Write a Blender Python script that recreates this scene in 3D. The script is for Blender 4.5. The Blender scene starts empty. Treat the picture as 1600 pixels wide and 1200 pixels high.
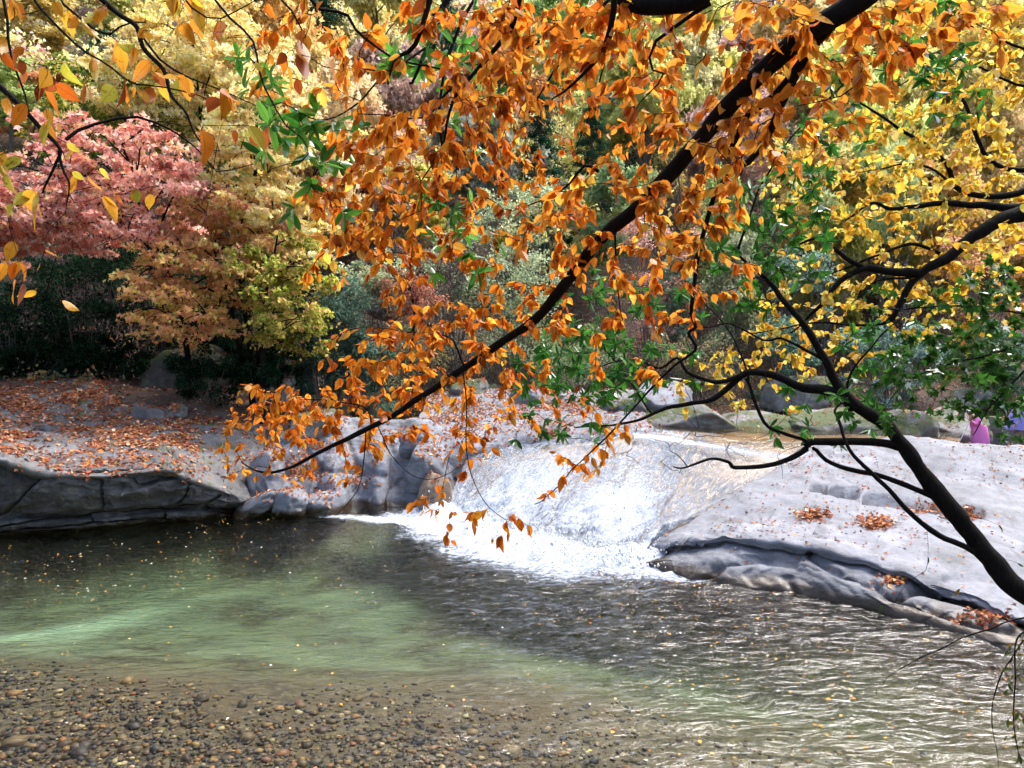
import bpy, bmesh, math, random
import numpy as np
from mathutils import Vector, Matrix
# ------------------------------------------------------------------ camera, sky, sun, exposure
S = bpy.context.scene
C = S.collection
FPX, CX, CY, HOR = 1209.0, 800.0, 600.0, 560.0      # photograph's focal length and centre in its own pixels
CAM = np.array((0.0, 0.0, 4.5))
PITCH = math.atan((CY - HOR) / FPX)                  # camera looks slightly down
cam_data = bpy.data.cameras.new('camera'); cam = bpy.data.objects.new('camera', cam_data); C.objects.link(cam)
cam_data.lens = 36.0 * FPX / 1600.0; cam_data.sensor_width = 36.0
cam_data.clip_start = 0.05; cam_data.clip_end = 900.0
cam.location = CAM; cam.rotation_euler = (math.pi / 2 - PITCH, 0, 0)
S.camera = cam
SUN_EL, SUN_AZ = math.radians(60), math.radians(50)  # azimuth measured from +Y (ahead of the camera) towards +X
world = bpy.data.worlds.new('World'); S.world = world; world.use_nodes = True
wn = world.node_tree.nodes; wl = world.node_tree.links
sky = wn.new('ShaderNodeTexSky'); sky.sky_type = 'NISHITA'; sky.sun_disc = False
sky.sun_elevation = SUN_EL; sky.sun_rotation = SUN_AZ; sky.air_density = 1.0; sky.dust_density = 5.0
wl.new(sky.outputs[0], wn['Background'].inputs['Color']); wn['Background'].inputs['Strength'].default_value = 0.15
sd = bpy.data.lights.new('sun', 'SUN'); sun = bpy.data.objects.new('sun', sd); C.objects.link(sun)
sd.energy = 2.2; sd.angle = math.radians(26); sd.color = (1.0, 0.98, 0.955)
sdir = Vector((math.sin(SUN_AZ) * math.cos(SUN_EL), math.cos(SUN_AZ) * math.cos(SUN_EL), math.sin(SUN_EL)))
sun.rotation_euler = sdir.to_track_quat('Z', 'Y').to_euler()
S.view_settings.view_transform = 'Standard'; S.view_settings.look = 'None'
S.view_settings.exposure = 1.5; S.view_settings.gamma = 1.0; S.view_settings.use_curve_mapping = False
S.render.engine = 'CYCLES'
S.cycles.max_bounces = 8; S.cycles.diffuse_bounces = 5; S.cycles.glossy_bounces = 2; S.cycles.transparent_max_bounces = 8
S.cycles.transmission_bounces = 3; S.cycles.volume_bounces = 0; S.cycles.caustics_reflective = False; S.cycles.caustics_refractive = False
S.cycles.sample_clamp_indirect = 4.0
S.cycles.use_denoising = True; S.cycles.use_adaptive_sampling = True; S.cycles.adaptive_threshold = 0.04
rng = np.random.default_rng(7); random.seed(7)

# ------------------------------------------------------------------ helpers
cp, sp = math.cos(PITCH), math.sin(PITCH)
def ray(px, py):
    px = np.asarray(px, float); py = np.asarray(py, float)
    a = (px - CX) / FPX; b = -(py - CY) / FPX
    return np.stack([a, cp + b * sp, -sp + b * cp], -1)
def at(px, py, Y):
    "point seen at photo pixel (px, py) whose distance ahead of the camera is Y metres"
    d = ray(px, py); t = np.asarray(Y, float) / d[..., 1]
    return CAM + d * t[..., None]
def atz(px, py, z):
    d = ray(px, py); t = (z - CAM[2]) / d[..., 2]
    return CAM + d * t[..., None]
def to_px(P):
    q = np.asarray(P) - CAM
    fy = q[..., 1] * cp - q[..., 2] * sp; up = q[..., 1] * sp + q[..., 2] * cp
    fy = np.where(np.abs(fy) < 1e-6, 1e-6, fy)
    return CX + FPX * q[..., 0] / fy, CY - FPX * up / fy, fy

def _h(i, j, k, s):
    n = (i * 374761393 + j * 668265263 + k * 2147483647 + s * 144665) & 0xffffffff
    n = ((n ^ (n >> 13)) * 1274126177) & 0xffffffff
    return ((n ^ (n >> 16)) & 0xffff) / 32767.5 - 1.0
def vnoise(P, scale=1.0, seed=0):
    P = np.asarray(P, float) * scale
    I = np.floor(P).astype(np.int64); F = P - I; F = F * F * F * (F * (F * 6 - 15) + 10)
    r = 0
    for dx in (0, 1):
        for dy in (0, 1):
            for dz in (0, 1):
                w = (F[..., 0] if dx else 1 - F[..., 0]) * (F[..., 1] if dy else 1 - F[..., 1]) * (F[..., 2] if dz else 1 - F[..., 2])
                r = r + w * _h(I[..., 0] + dx, I[..., 1] + dy, I[..., 2] + dz, seed)
    return r
def fbm(P, scale=1.0, oct=4, seed=0, gain=0.5):
    r = 0; a = 1.0
    for o in range(oct):
        r = r + a * vnoise(P, scale * 2.03 ** o, seed + o * 17); a *= gain
    return r
def sstep(a, b, x):
    t = np.clip((np.asarray(x, float) - a) / (b - a), 0, 1); return t * t * (3 - 2 * t)
def in_poly(px, py, poly):
    r = np.zeros(np.shape(px), bool); n = len(poly)
    for i in range(n):
        x1, y1 = poly[i]; x2, y2 = poly[(i + 1) % n]
        c = ((y1 > py) != (y2 > py)) & (px < (x2 - x1) * (py - y1) / (y2 - y1 + 1e-12) + x1)
        r ^= c
    return r
def seg_dist(px, py, pts, closed=False):
    d = np.full(np.shape(px), 1e9); n = len(pts)
    for i in range(n if closed else n - 1):
        x1, y1 = pts[i]; x2, y2 = pts[(i + 1) % n]
        dx, dy = x2 - x1, y2 - y1
        t = np.clip(((px - x1) * dx + (py - y1) * dy) / (dx * dx + dy * dy + 1e-12), 0, 1)
        d = np.minimum(d, np.hypot(px - x1 - t * dx, py - y1 - t * dy))
    return d
def catmull(P, n):
    "resample the control rows P (m, k) to about n points on a Catmull-Rom curve"
    P = np.asarray(P, float); m = len(P)
    Q = np.concatenate([(2 * P[0] - P[1])[None], P, (2 * P[-1] - P[-2])[None]])
    t = np.linspace(0, m - 1, n); i = np.minimum(t.astype(int), m - 2); f = (t - i)[:, None]
    if P.ndim == 3: f = f[..., None]
    a, b, c, d = Q[i], Q[i + 1], Q[i + 2], Q[i + 3]
    return 0.5 * (2 * b + (c - a) * f + (2 * a - 5 * b + 4 * c - d) * f ** 2 + (3 * b - a - 3 * c + d) * f ** 3)

def mesh_np(name, V, F, smooth=True, uv=None, attrs=None):
    "mesh from numpy vertices and equal-sized faces; attrs: name -> per-vertex float or RGBA"
    me = bpy.data.meshes.new(name); V = np.ascontiguousarray(V, dtype=np.float32); F = np.ascontiguousarray(F, dtype=np.int32)
    k = F.shape[1]
    me.vertices.add(len(V)); me.vertices.foreach_set('co', V.ravel())
    me.loops.add(F.size); me.loops.foreach_set('vertex_index', F.ravel())
    me.polygons.add(len(F)); me.polygons.foreach_set('loop_start', np.arange(0, F.size, k, dtype=np.int32))
    try: me.polygons.foreach_set('loop_total', np.full(len(F), k, np.int32))
    except Exception: pass
    me.polygons.foreach_set('use_smooth', np.full(len(F), smooth))
    if uv is not None:
        l = me.uv_layers.new(name='UVMap'); l.data.foreach_set('uv', np.ascontiguousarray(uv[F.ravel()], dtype=np.float32).ravel())
    for an, av in (attrs or {}).items():
        av = np.ascontiguousarray(av, dtype=np.float32)
        if av.ndim == 1: me.attributes.new(an, 'FLOAT', 'POINT').data.foreach_set('value', av)
        else: me.attributes.new(an, 'FLOAT_COLOR', 'POINT').data.foreach_set('color', av.ravel())
    me.update(calc_edges=True); me.validate()
    return me
def link(name, data, mat=None, parent=None):
    o = bpy.data.objects.new(name, data); C.objects.link(o)
    if mat is not None and data is not None and not data.materials: data.materials.append(mat)
    if parent is not None:
        o.parent = parent; o.matrix_parent_inverse = Matrix.Translation(-Vector(parent.location))
    return o
def tag(o, label=None, cat=None, group=None, kind=None):
    for k, v in (('label', label), ('category', cat), ('group', group), ('kind', kind)):
        if v: o[k] = v
    return o
def empty(name, loc, label, cat, group=None):
    o = bpy.data.objects.new(name, None); C.objects.link(o); o.location = Vector([float(c) for c in loc]); o.empty_display_size = 0.1
    return tag(o, label, cat, group)
def grid_faces(nr, nc):
    i = np.arange(nr - 1)[:, None] * nc + np.arange(nc - 1)[None]
    return np.stack([i, i + 1, i + nc + 1, i + nc], -1).reshape(-1, 4)
def grid_normals(G):
    a = np.gradient(G, axis=1); b = np.gradient(G, axis=0); n = np.cross(a, b)
    n /= np.linalg.norm(n, axis=-1, keepdims=True) + 1e-9
    return n
def loft(rows, nr, nc):
    "rows of (px, py, Y) control points -> fine grid of world points"
    R = np.array(rows, float)
    W = at(R[..., 0], R[..., 1], R[..., 2])
    A = catmull(W, nr); B = catmull(np.swapaxes(A, 0, 1), nc)
    return np.swapaxes(B, 0, 1)
def tube(P, R, sides=8, cap=True):
    P = np.asarray(P, float); n = len(P); R = np.broadcast_to(np.asarray(R, float), (n,))
    T = np.gradient(P, axis=0); T /= np.linalg.norm(T, axis=1, keepdims=True) + 1e-9
    up = np.array((0.31, 0.2, 0.93)); A = np.cross(T, up)
    bad = np.linalg.norm(A, axis=1) < 0.1; A[bad] = np.cross(T[bad], (1, 0.1, 0))
    A /= np.linalg.norm(A, axis=1, keepdims=True) + 1e-9; B = np.cross(T, A)
    th = np.linspace(0, 2 * math.pi, sides, endpoint=False)
    V = P[:, None] + R[:, None, None] * (np.cos(th)[None, :, None] * A[:, None] + np.sin(th)[None, :, None] * B[:, None])
    V = V.reshape(-1, 3)
    i = np.arange(n - 1)[:, None] * sides; j = np.arange(sides)[None]; k = (j + 1) % sides
    F = np.stack([i + j, i + k, i + sides + k, i + sides + j], -1).reshape(-1, 4)
    return V, F
class Acc:
    "collects tubes into one mesh"
    def __init__(s): s.V = []; s.F = []; s.n = 0
    def add(s, V, F): s.V.append(V); s.F.append(F + s.n); s.n += len(V)
    def mesh(s, name): return mesh_np(name, np.vstack(s.V), np.vstack(s.F))

# ------------------------------------------------------------------ materials
MAT = {}
class N:
    "tiny node-tree writer"
    def __init__(s, name):
        s.m = bpy.data.materials.new(name); s.m.use_nodes = True; s.t = s.m.node_tree; s.t.nodes.clear(); MAT[name] = s.m
        s.out = s.t.nodes.new('ShaderNodeOutputMaterial')
    def n(s, kind, ins=None, **kw):
        x = s.t.nodes.new('ShaderNode' + kind)
        for k, v in kw.items(): setattr(x, k, v)
        for k, v in (ins or {}).items():
            k = x.inputs[k]
            if hasattr(v, 'is_output') or isinstance(v, bpy.types.NodeSocket): s.t.links.new(v, k)
            else: k.default_value = v
        return x
    def noise(s, vec, scale, detail=4, rough=0.55, dist=0.0):
        return s.n('TexNoise', {'Vector': vec, 'Scale': scale, 'Detail': detail, 'Roughness': rough, 'Distortion': dist}).outputs['Fac']
    def ramp(s, fac, stops):
        r = s.n('ValToRGB', {'Fac': fac}); e = r.color_ramp.elements
        while len(e) < len(stops): e.new(0.5)
        for i, (p, c) in enumerate(stops):
            e[i].position = p; e[i].color = (c if len(c) == 4 else tuple(c) + (1,)) if hasattr(c, '__len__') else (c, c, c, 1)
        return r.outputs['Color']
    def mix(s, fac, a, b, mode='MIX'):
        x = s.n('Mix', data_type='RGBA', blend_type=mode)
        for k, v in ((0, fac), (6, a), (7, b)):
            if isinstance(v, bpy.types.NodeSocket): s.t.links.new(v, x.inputs[k])
            else: x.inputs[k].default_value = v if k == 0 else (tuple(v) + (1,) if len(v) == 3 else v)
        return x.outputs[2]
    def math(s, op, a, b=0.0, clamp=False):
        x = s.n('Math', operation=op, use_clamp=clamp)
        for k, v in ((0, a), (1, b)):
            if isinstance(v, bpy.types.NodeSocket): s.t.links.new(v, x.inputs[k])
            else: x.inputs[k].default_value = v
        return x.outputs[0]
    def maprange(s, v, a, b, c=0.0, d=1.0, smooth=True):
        return s.n('MapRange', {'Value': v, 'From Min': a, 'From Max': b, 'To Min': c, 'To Max': d}, interpolation_type='SMOOTHSTEP' if smooth else 'LINEAR').outputs[0]
    def surf(s, sock, vol=None):
        s.t.links.new(sock, s.out.inputs['Surface'])
        if vol is not None: s.t.links.new(vol, s.out.inputs['Volume'])
        return s.m

def rock_mat(name, c0, c1, c2, stain=(0.05, 0.045, 0.04), stain_amt=0.5, moss=0.0, wet=0.14, rough=0.8, bump=0.5, streak=(1, 1, 1)):
    m = N(name); pos = m.n('NewGeometry'); P = pos.outputs['Position']
    big = m.noise(P, 0.55, 5, 0.6, 0.4); fine = m.noise(P, 38.0, 6, 0.75)
    sv = m.n('Mapping', {'Vector': P, 'Scale': streak}).outputs[0]
    mid = m.noise(sv, 3.2, 6, 0.65, 0.3)
    col = m.ramp(mid, [(0.25, c0), (0.5, c1), (0.75, c2)])
    col = m.mix(m.maprange(big, 0.35, 0.7, 0, stain_amt), col, stain)
    blot = m.noise(m.n('Mapping', {'Vector': P, 'Scale': (1, .5, 2.2), 'Rotation': (0, 0, .5)}).outputs[0], 1.5, 7, 0.7, 1.0)
    col = m.mix(1.0, col, m.ramp(blot, [(0.32, (0.62, 0.62, 0.6)), (0.5, (1, 1, 1)), (0.68, (1.28, 1.28, 1.3))]), 'MULTIPLY')
    grain = m.noise(P, 150.0, 2, 0.8)
    col = m.mix(1.0, col, m.ramp(grain, [(0.3, (0.72, 0.72, 0.72)), (0.7, (1.25, 1.25, 1.25))]), 'MULTIPLY')
    col = m.mix(0.5, col, m.ramp(fine, [(0.3, (0.28, 0.28, 0.28)), (0.7, (0.75, 0.75, 0.75))]), 'OVERLAY')
    if moss > 0:
        mm = m.maprange(m.noise(P, 0.8, 6, 0.65), 0.62 - moss * 0.25, 0.72 - moss * 0.25)
        up = m.maprange(m.n('SeparateXYZ', {'Vector': pos.outputs['Normal']}).outputs['Z'], 0.1, 0.7)
        col = m.mix(m.math('MULTIPLY', mm, up), col, m.mix(fine, (0.018, 0.03, 0.006), (0.07, 0.1, 0.015)))
    z = m.n('SeparateXYZ', {'Vector': P}).outputs['Z']
    zz = m.math('ADD', z, m.math('MULTIPLY', m.noise(P, 1.6, 4), -0.22))
    w = m.maprange(zz, wet - 0.16, wet + 0.02, 1, 0)
    col = m.mix(w, col, (0.035, 0.022, 0.012))
    h = m.math('ADD', m.math('MULTIPLY', fine, 0.25), mid)
    b = m.n('Bump', {'Height': h, 'Strength': bump, 'Distance': 0.06}).outputs[0]
    p = m.n('BsdfPrincipled', {'Base Color': col, 'Roughness': m.maprange(w, 0, 1, rough, 0.3), 'Normal': b})
    return m.surf(p.outputs[0])
rock_mat('pale_rock', (0.118, 0.124, 0.146), (0.168, 0.177, 0.207), (0.212, 0.223, 0.256), (0.082, 0.087, 0.098), 0.6, wet=0.16, bump=0.6, streak=(0.7, 0.7, 1.6))
rock_mat('ledge_rock', (0.035, 0.036, 0.038), (0.085, 0.086, 0.09), (0.20, 0.20, 0.21), (0.022, 0.022, 0.024), 0.75, wet=0.1, bump=1.0, streak=(1.2, 1.2, 0.8))
rock_mat('ledge_top_rock', (0.09, 0.088, 0.09), (0.135, 0.134, 0.14), (0.18, 0.18, 0.19), (0.05, 0.05, 0.048), 0.7, moss=0.3, bump=0.8)
rock_mat('mossy_rock', (0.10, 0.10, 0.10), (0.19, 0.19, 0.19), (0.33, 0.33, 0.34), (0.05, 0.055, 0.04), 0.7, moss=0.75, bump=1.0)
rock_mat('dark_rock', (0.02, 0.021, 0.018), (0.05, 0.05, 0.046), (0.12, 0.12, 0.115), (0.02, 0.022, 0.012), 0.7, moss=0.8, bump=1.0)  # darker version of the mossy rock; deep tree shade put into its colour
rock_mat('brown_rock', (0.16, 0.12, 0.09), (0.24, 0.19, 0.15), (0.30, 0.25, 0.21), (0.13, 0.08, 0.05), 0.7, bump=0.4, wet=-5)

def simple(name, col, rough=0.7, spec=0.5):
    m = N(name); p = m.n('BsdfPrincipled', {'Base Color': tuple(col) + (1,), 'Roughness': rough, 'Specular IOR Level': spec}); return m.surf(p.outputs[0])
# bark
m = N('bark'); tc = m.n('TexCoord').outputs['Object']
f = m.noise(m.n('Mapping', {'Vector': tc, 'Scale': (1, 1, 0.35)}).outputs[0], 45.0, 6, 0.7)
l = m.maprange(m.noise(tc, 9.0, 5, 0.7), 0.58, 0.72)
col = m.ramp(f, [(0.3, (0.003, 0.0026, 0.0024)), (0.7, (0.012, 0.0105, 0.0095))])
col = m.mix(m.math('MULTIPLY', l, 0.35), col, (0.04, 0.043, 0.034))
b = m.n('Bump', {'Height': f, 'Strength': 0.8, 'Distance': 0.01}).outputs[0]
m.surf(m.n('BsdfPrincipled', {'Base Color': col, 'Roughness': 0.9, 'Specular IOR Level': 0.12, 'Normal': b}).outputs[0])
m = N('grey_bark'); tc = m.n('TexCoord').outputs['Object']
f = m.noise(m.n('Mapping', {'Vector': tc, 'Scale': (1, 1, 0.3)}).outputs[0], 14.0, 6, 0.7)
m.surf(m.n('BsdfPrincipled', {'Base Color': m.ramp(f, [(0.3, (0.05, 0.045, 0.042)), (0.7, (0.17, 0.16, 0.155))]), 'Roughness': 0.9}).outputs[0])
# leaves: per-leaf colour attribute times the object's own colour
def leaf_mat(name, trans=0.45, gloss=0.06, spots=0.0, rough=0.4):
    m = N(name)
    a = m.n('Attribute', attribute_name='tint').outputs['Color']; oc = m.n('ObjectInfo').outputs['Color']
    col = m.mix(1.0, a, oc, 'MULTIPLY')
    if spots:
        uv = m.n('TexCoord').outputs['UV']; P = m.n('NewGeometry').outputs['Position']
        n1 = m.noise(P, 30.0, 5, 0.65); n2 = m.noise(P, 9.0, 3)
        col = m.mix(m.maprange(n1, 0.57, 0.66, 0, spots), col, m.mix(1.0, col, (0.40, 0.22, 0.15), 'MULTIPLY'))
        col = m.mix(m.maprange(n2, 0.4, 0.75, 0, 0.35), col, m.mix(1.0, col, (1.15, 1.45, 1.6), 'MULTIPLY'))
        s = m.n('SeparateXYZ', {'Vector': uv}); u = m.math('ABSOLUTE', m.math('SUBTRACT', s.outputs['X'], 0.5))
        vein = m.math('SINE', m.math('ADD', m.math('MULTIPLY', s.outputs['Y'], 60.0), m.math('MULTIPLY', u, -45.0)))
        vv = m.math('MAXIMUM', m.maprange(vein, 0.8, 1.0), m.maprange(u, 0.012, 0.03, 1, 0))
        col = m.mix(m.math('MULTIPLY', vv, 0.45), col, m.mix(1.0, col, (0.5, 0.42, 0.35), 'MULTIPLY'))
    d = m.n('BsdfDiffuse', {'Color': col}).outputs[0]
    t = m.n('BsdfTranslucent', {'Color': col}).outputs[0]
    x = m.n('MixShader', {0: trans, 1: d, 2: t}).outputs[0]
    if gloss:
        g = m.n('BsdfGlossy', {'Color': (1, 1, 1, 1), 'Roughness': rough}).outputs[0]
        fr = m.n('LayerWeight', {'Blend': 0.25}).outputs['Fresnel']
        x = m.n('MixShader', {0: m.math('MULTIPLY', fr, gloss * 4), 1: x, 2: g}).outputs[0]
    return m.surf(x)
leaf_mat('leaf_near', 0.6, 0.012, 0.75, 0.55)
leaf_mat('leaf_green', 0.4, 0.05, 0.25, 0.4)
leaf_mat('leaf_far', 0.6, 0.0)
leaf_mat('leaf_litter', 0.1, 0.0)
# ------------------------------------------------------------------ terrain
POOL = [(-26, 6.3), (9, 6.3), (9.6, 9), (8.2, 12.2), (5.5, 15.2), (2.9, 17.6), (1, 19.5), (-1.9, 23.2), (-8, 23), (-12.4, 19.8), (-26, 16)]
def ground_z(x, y):
    x = np.asarray(x, float); y = np.asarray(y, float)
    P = np.stack([x, y, np.zeros_like(x)], -1)
    d = seg_dist(x, y, POOL, True); ins = in_poly(x, y, POOL)
    dmax = 0.42 + 1.05 * sstep(10.0, 16.0, y + 0.12 * x) + 0.55 * sstep(-.5, 5.0, x)
    shelf = np.exp(-(((x + 9.2) / 1.8) ** 2 + ((y - x - 25.8) / 1.2) ** 2))
    dmax = dmax - 0.12 * shelf
    zin = -np.minimum(1, d / 2.0) ** 0.8 * dmax + 0.05 * fbm(P, 0.7, 3, 3)
    near = np.clip((6.5 - y) * 0.58, 0, 2.9)
    bank = np.minimum(-0.35 + 0.2 * d, 1.45) - 0.25
    yy = y - 0.25 * x
    hill = 1.55 + 0.3 * sstep(26, 31, yy) + np.maximum(0, yy - 31) * 0.16 + np.maximum(0, yy - 37) * 0.50 + np.maximum(0, yy - 60) * 0.05
    hill = hill + 1.5 * sstep(-6, -11, x) * sstep(24, 28, y) + np.maximum(0, x - 13) * 0.25 * sstep(14, 24, y)
    hill = hill + sstep(33, 45, yy) * 1.6 * fbm(P, 0.09, 4, 11) + 0.12 * fbm(P, 0.8, 3, 5) * sstep(26, 30, yy)
    zout = np.where(yy > 25.5, np.maximum(hill - 2.5 * (1 - sstep(25.5, 29, yy)), bank), bank)
    zout = np.where(y < 6.5, np.maximum(near, -0.6), zout)
    z = np.where(ins, zin, zout)
    return np.where(y > 125, z - (y - 125) * 0.4, z)
def axis(a, b, fa, fb, fine, coarse):
    v = [fa]; 
    while v[-1] < fb: v.append(v[-1] + fine)
    s = fine
    while v[-1] < b: s = min(s * 1.12, coarse); v.append(v[-1] + s)
    s = fine
    while v[0] > a: s = min(s * 1.12, coarse); v.insert(0, v[0] - s)
    return np.array(v)
gx = axis(-220, 220, -14, 12, 0.2, 4.0); gy = axis(-60, 170, 6, 36, 0.2, 3.0)
GX, GY = np.meshgrid(gx, gy); GZ = ground_z(GX, GY)
m = N('forest_floor'); P = m.n('NewGeometry').outputs['Position']
n1 = m.noise(P, 0.35, 6, 0.6); n2 = m.noise(P, 9.0, 5, 0.7); n3 = m.noise(P, 42.0, 4, 0.7)
col = m.ramp(n1, [(0.3, (0.03, 0.02, 0.013)), (0.55, (0.06, 0.04, 0.028)), (0.75, (0.13, 0.10, 0.09))])
col = m.mix(m.maprange(n2, 0.5, 0.7), col, (0.16, 0.07, 0.035)); col = m.mix(m.maprange(n3, 0.5, 0.62), col, (0.06, 0.035, 0.02))
z = m.n('SeparateXYZ', {'Vector': P}).outputs['Z']
# river bed: gravel, with a pale sandy tongue on the left
v = m.n('TexVoronoi', {'Vector': P, 'Scale': 13.0}).outputs['Color']
bed = m.ramp(m.n('SeparateXYZ', {'Vector': v}).outputs['X'], [(0.0, (0.04, 0.026, 0.013)), (0.5, (0.085, 0.058, 0.028)), (1.0, (0.14, 0.10, 0.05))])
ny = m.maprange(m.n('SeparateXYZ', {'Vector': P}).outputs['Y'], 11.0, 14.5)
bed = m.mix(m.maprange(m.noise(P, 0.7, 4), 0.4, 0.62), bed, m.mix(ny, (0.085, 0.052, 0.022), (0.17, 0.14, 0.075)))
sx = m.n('SeparateXYZ', {'Vector': P}); wob = m.math('MULTIPLY', m.math('SUBTRACT', m.noise(P, 0.9, 4), 0.5), 1.6)
ax = m.math('ADD', m.math('SUBTRACT', sx.outputs['Y'], sx.outputs['X']), wob)
band = m.math('MULTIPLY', m.maprange(ax, 24.4, 25.6), m.maprange(ax, 26.2, 27.6, 1, 0))
band = m.math('MULTIPLY', band, m.maprange(sx.outputs['X'], -9.2, -7.4, 1, 0))
sand = m.math('MULTIPLY', m.maprange(m.math('ADD', sx.outputs['Y'], wob), 12.5, 14.5), m.maprange(m.noise(P, 0.45, 3), 0.42, 0.6))
bed = m.mix(m.math('MULTIPLY', m.math('MULTIPLY', sand, 0.4), m.maprange(sx.outputs['X'], -2.5, 1.0, 1, 0)), bed, (0.22, 0.22, 0.14))
bed = m.mix(m.math('MULTIPLY', band, .75), bed, (0.40, 0.40, 0.28))
sy_ = m.math('SUBTRACT', sx.outputs['Y'], 26.0)
col = m.mix(m.math('MULTIPLY', m.maprange(z, 0.3, 0.5, 1, 0), m.maprange(sy_, -1, 0, 1, 0)), col, bed)
b = m.n('Bump', {'Height': n2, 'Strength': 0.7, 'Distance': 0.1}).outputs[0]
m.surf(m.n('BsdfPrincipled', {'Base Color': col, 'Roughness': 0.9, 'Normal': b}).outputs[0])
ground = link('ground', mesh_np('ground', np.stack([GX, GY, GZ], -1).reshape(-1, 3), grid_faces(len(gy), len(gx))), MAT['forest_floor'])
tag(ground, 'river bed, banks and wooded hillside covered in fallen leaves', kind='structure')

# ------------------------------------------------------------------ rocks
SURF = {}      # rock surfaces that collect fallen leaves: name -> grid of points
def rock_from_grid(name, G, mat, label, cat='rock', noise=(0.05, 1.2), seed=1, parent=None, px=None, cracks=(), group=None):
    n = grid_normals(G)
    if n.reshape(-1, 3)[:, 2].mean() < 0: n = -n
    G = G + n * (noise[0] * fbm(G, noise[1], 5, seed))[..., None]
    for pts, w, dep in cracks:
        ppx, ppy, _ = to_px(G); wob = 3.0 * fbm(G, 1.7, 2, seed + 40)
        d = seg_dist(ppx + wob, ppy + wob, pts); G = G - n * (dep * np.exp(-(d / w) ** 2))[..., None]
    o = link(name, mesh_np(name, G.reshape(-1, 3), grid_faces(*G.shape[:2])), MAT[mat], parent)
    if label: tag(o, label, cat, group)
    return o, G
# --- smooth pale boulder on the right
W1 = [(1003, 882), (1060, 902), (1130, 914), (1250, 930), (1380, 957), (1500, 988), (1640, 1035), (1800, 1085)]
wl_Y = [float(atz(p, q, 0.0)[1]) for p, q in W1]
def below(Y, z): return HOR + (CAM[2] - z) / Y * FPX
CRK = [873, 858, 852, 866, 897, 940, 985, 1030]
r00 = [(p, below(Y + .9, -1.9), Y + .9) for (p, q), Y in zip(W1, wl_Y)]
r0 = [(p, below(Y + .12, -.35), Y + .12) for (p, q), Y in zip(W1, wl_Y)]
r1 = [(p, q, Y) for (p, q), Y in zip(W1, wl_Y)]
r1b = [(p, q * .45 + c * .55, Y + .35) for (p, q), c, Y in zip(W1, CRK, wl_Y)]
r1c = [(p, c + 4, Y + .85) for (p, q), c, Y in zip(W1, CRK, wl_Y)]
rc = [(p, c, Y + .92 + .12 * (i % 2)) for i, ((p, q), c, Y) in enumerate(zip(W1, CRK, wl_Y))]
rl_ = [(p, c - 3, Y + .80) for (p, q), c, Y in zip(W1, CRK, wl_Y)]
r2 = [(p + 4, c - 20, Y + 1.05) for (p, q), c, Y in zip(W1, CRK, wl_Y)]
r3 = [(1045, 834, 18.0), (1095, 812, 18.2), (1170, 800, 18.2), (1280, 808, 17.6), (1400, 822, 16.7), (1520, 842, 15.8), (1640, 870, 15), (1800, 900, 14.2)]
r4 = [(1118, 790, 19.7), (1165, 762, 20.3), (1225, 748, 20.6), (1300, 744, 20.7), (1400, 747, 20.2), (1500, 760, 19.4), (1600, 775, 18.8), (1800, 805, 17.6)]
r5 = [(1200, 745, 21.6), (1240, 721, 22.4), (1290, 700, 23.1), (1340, 691, 23.4), (1420, 688, 23.3), (1500, 694, 22.8), (1600, 703, 22.2), (1800, 722, 21)]
r6 = [(p, q + 14, Y + 1.5) for p, q, Y in r5]
r7 = [(p, q + 70, Y + 2.2) for p, q, Y in r5]
def left_col(rows, k=(35, 45)): return [[(r[0][0] - k[0], r[0][1] + k[1], r[0][2] + 0.3)] + r for r in rows]
B = loft(left_col([r00, r0, r1, r1b, r1c, rc, rl_, r2, r3, r4, r5, r6, r7]), 210, 250)
str_ = fbm(B * (.55, .55, 1.6), 1.0, 3, 401); fr_ = 1 - sstep(.55, 1.25, B[..., 2])
B = B + np.array((-.25, -1., .35)) * ((.06 * np.round(2.4 * str_) / 2.4 + .03 * str_) * fr_)[..., None]
B = B + np.array((0, 0, 1.)) * (.05 * fbm(B, 1.9, 4, 405) + .10 * fbm(B * (.5, 1, 1), .45, 2, 407))[..., None]
cr = [([(1100, 905), (1135, 880), (1190, 872), (1240, 882)], 6, .12), ([(1385, 930), (1440, 922), (1500, 935), (1570, 960)], 6, .14), ([(1480, 905), (1530, 900), (1600, 915)], 6, .12), ([(1440, 730), (1500, 745), (1600, 750)], 5, .1), ([(1265, 868), (1300, 892), (1370, 915), (1378, 930), (1440, 948), (1520, 975), (1600, 990)], 5, 0.12),
      ([(1270, 763), (1340, 771)], 4, 0.4), ([(1355, 781), (1440, 789), (1530, 800)], 5, 0.4), ([(1170, 820), (1240, 828), (1300, 835), (1360, 850)], 7, .1), ([(1128, 806), (1165, 800)], 2.5, .08),
      ([(1245, 935), (1230, 905), (1255, 890)], 6, 0.07), ([(1360, 905), (1378, 925)], 4, .08)]
boulder, SURF['boulder'] = rock_from_grid('boulder', B, 'pale_rock', 'broad smooth pale grey boulder sloping into the pool beside the waterfall', 'boulder', (0.07, 0.5), 3, cracks=cr)
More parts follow.
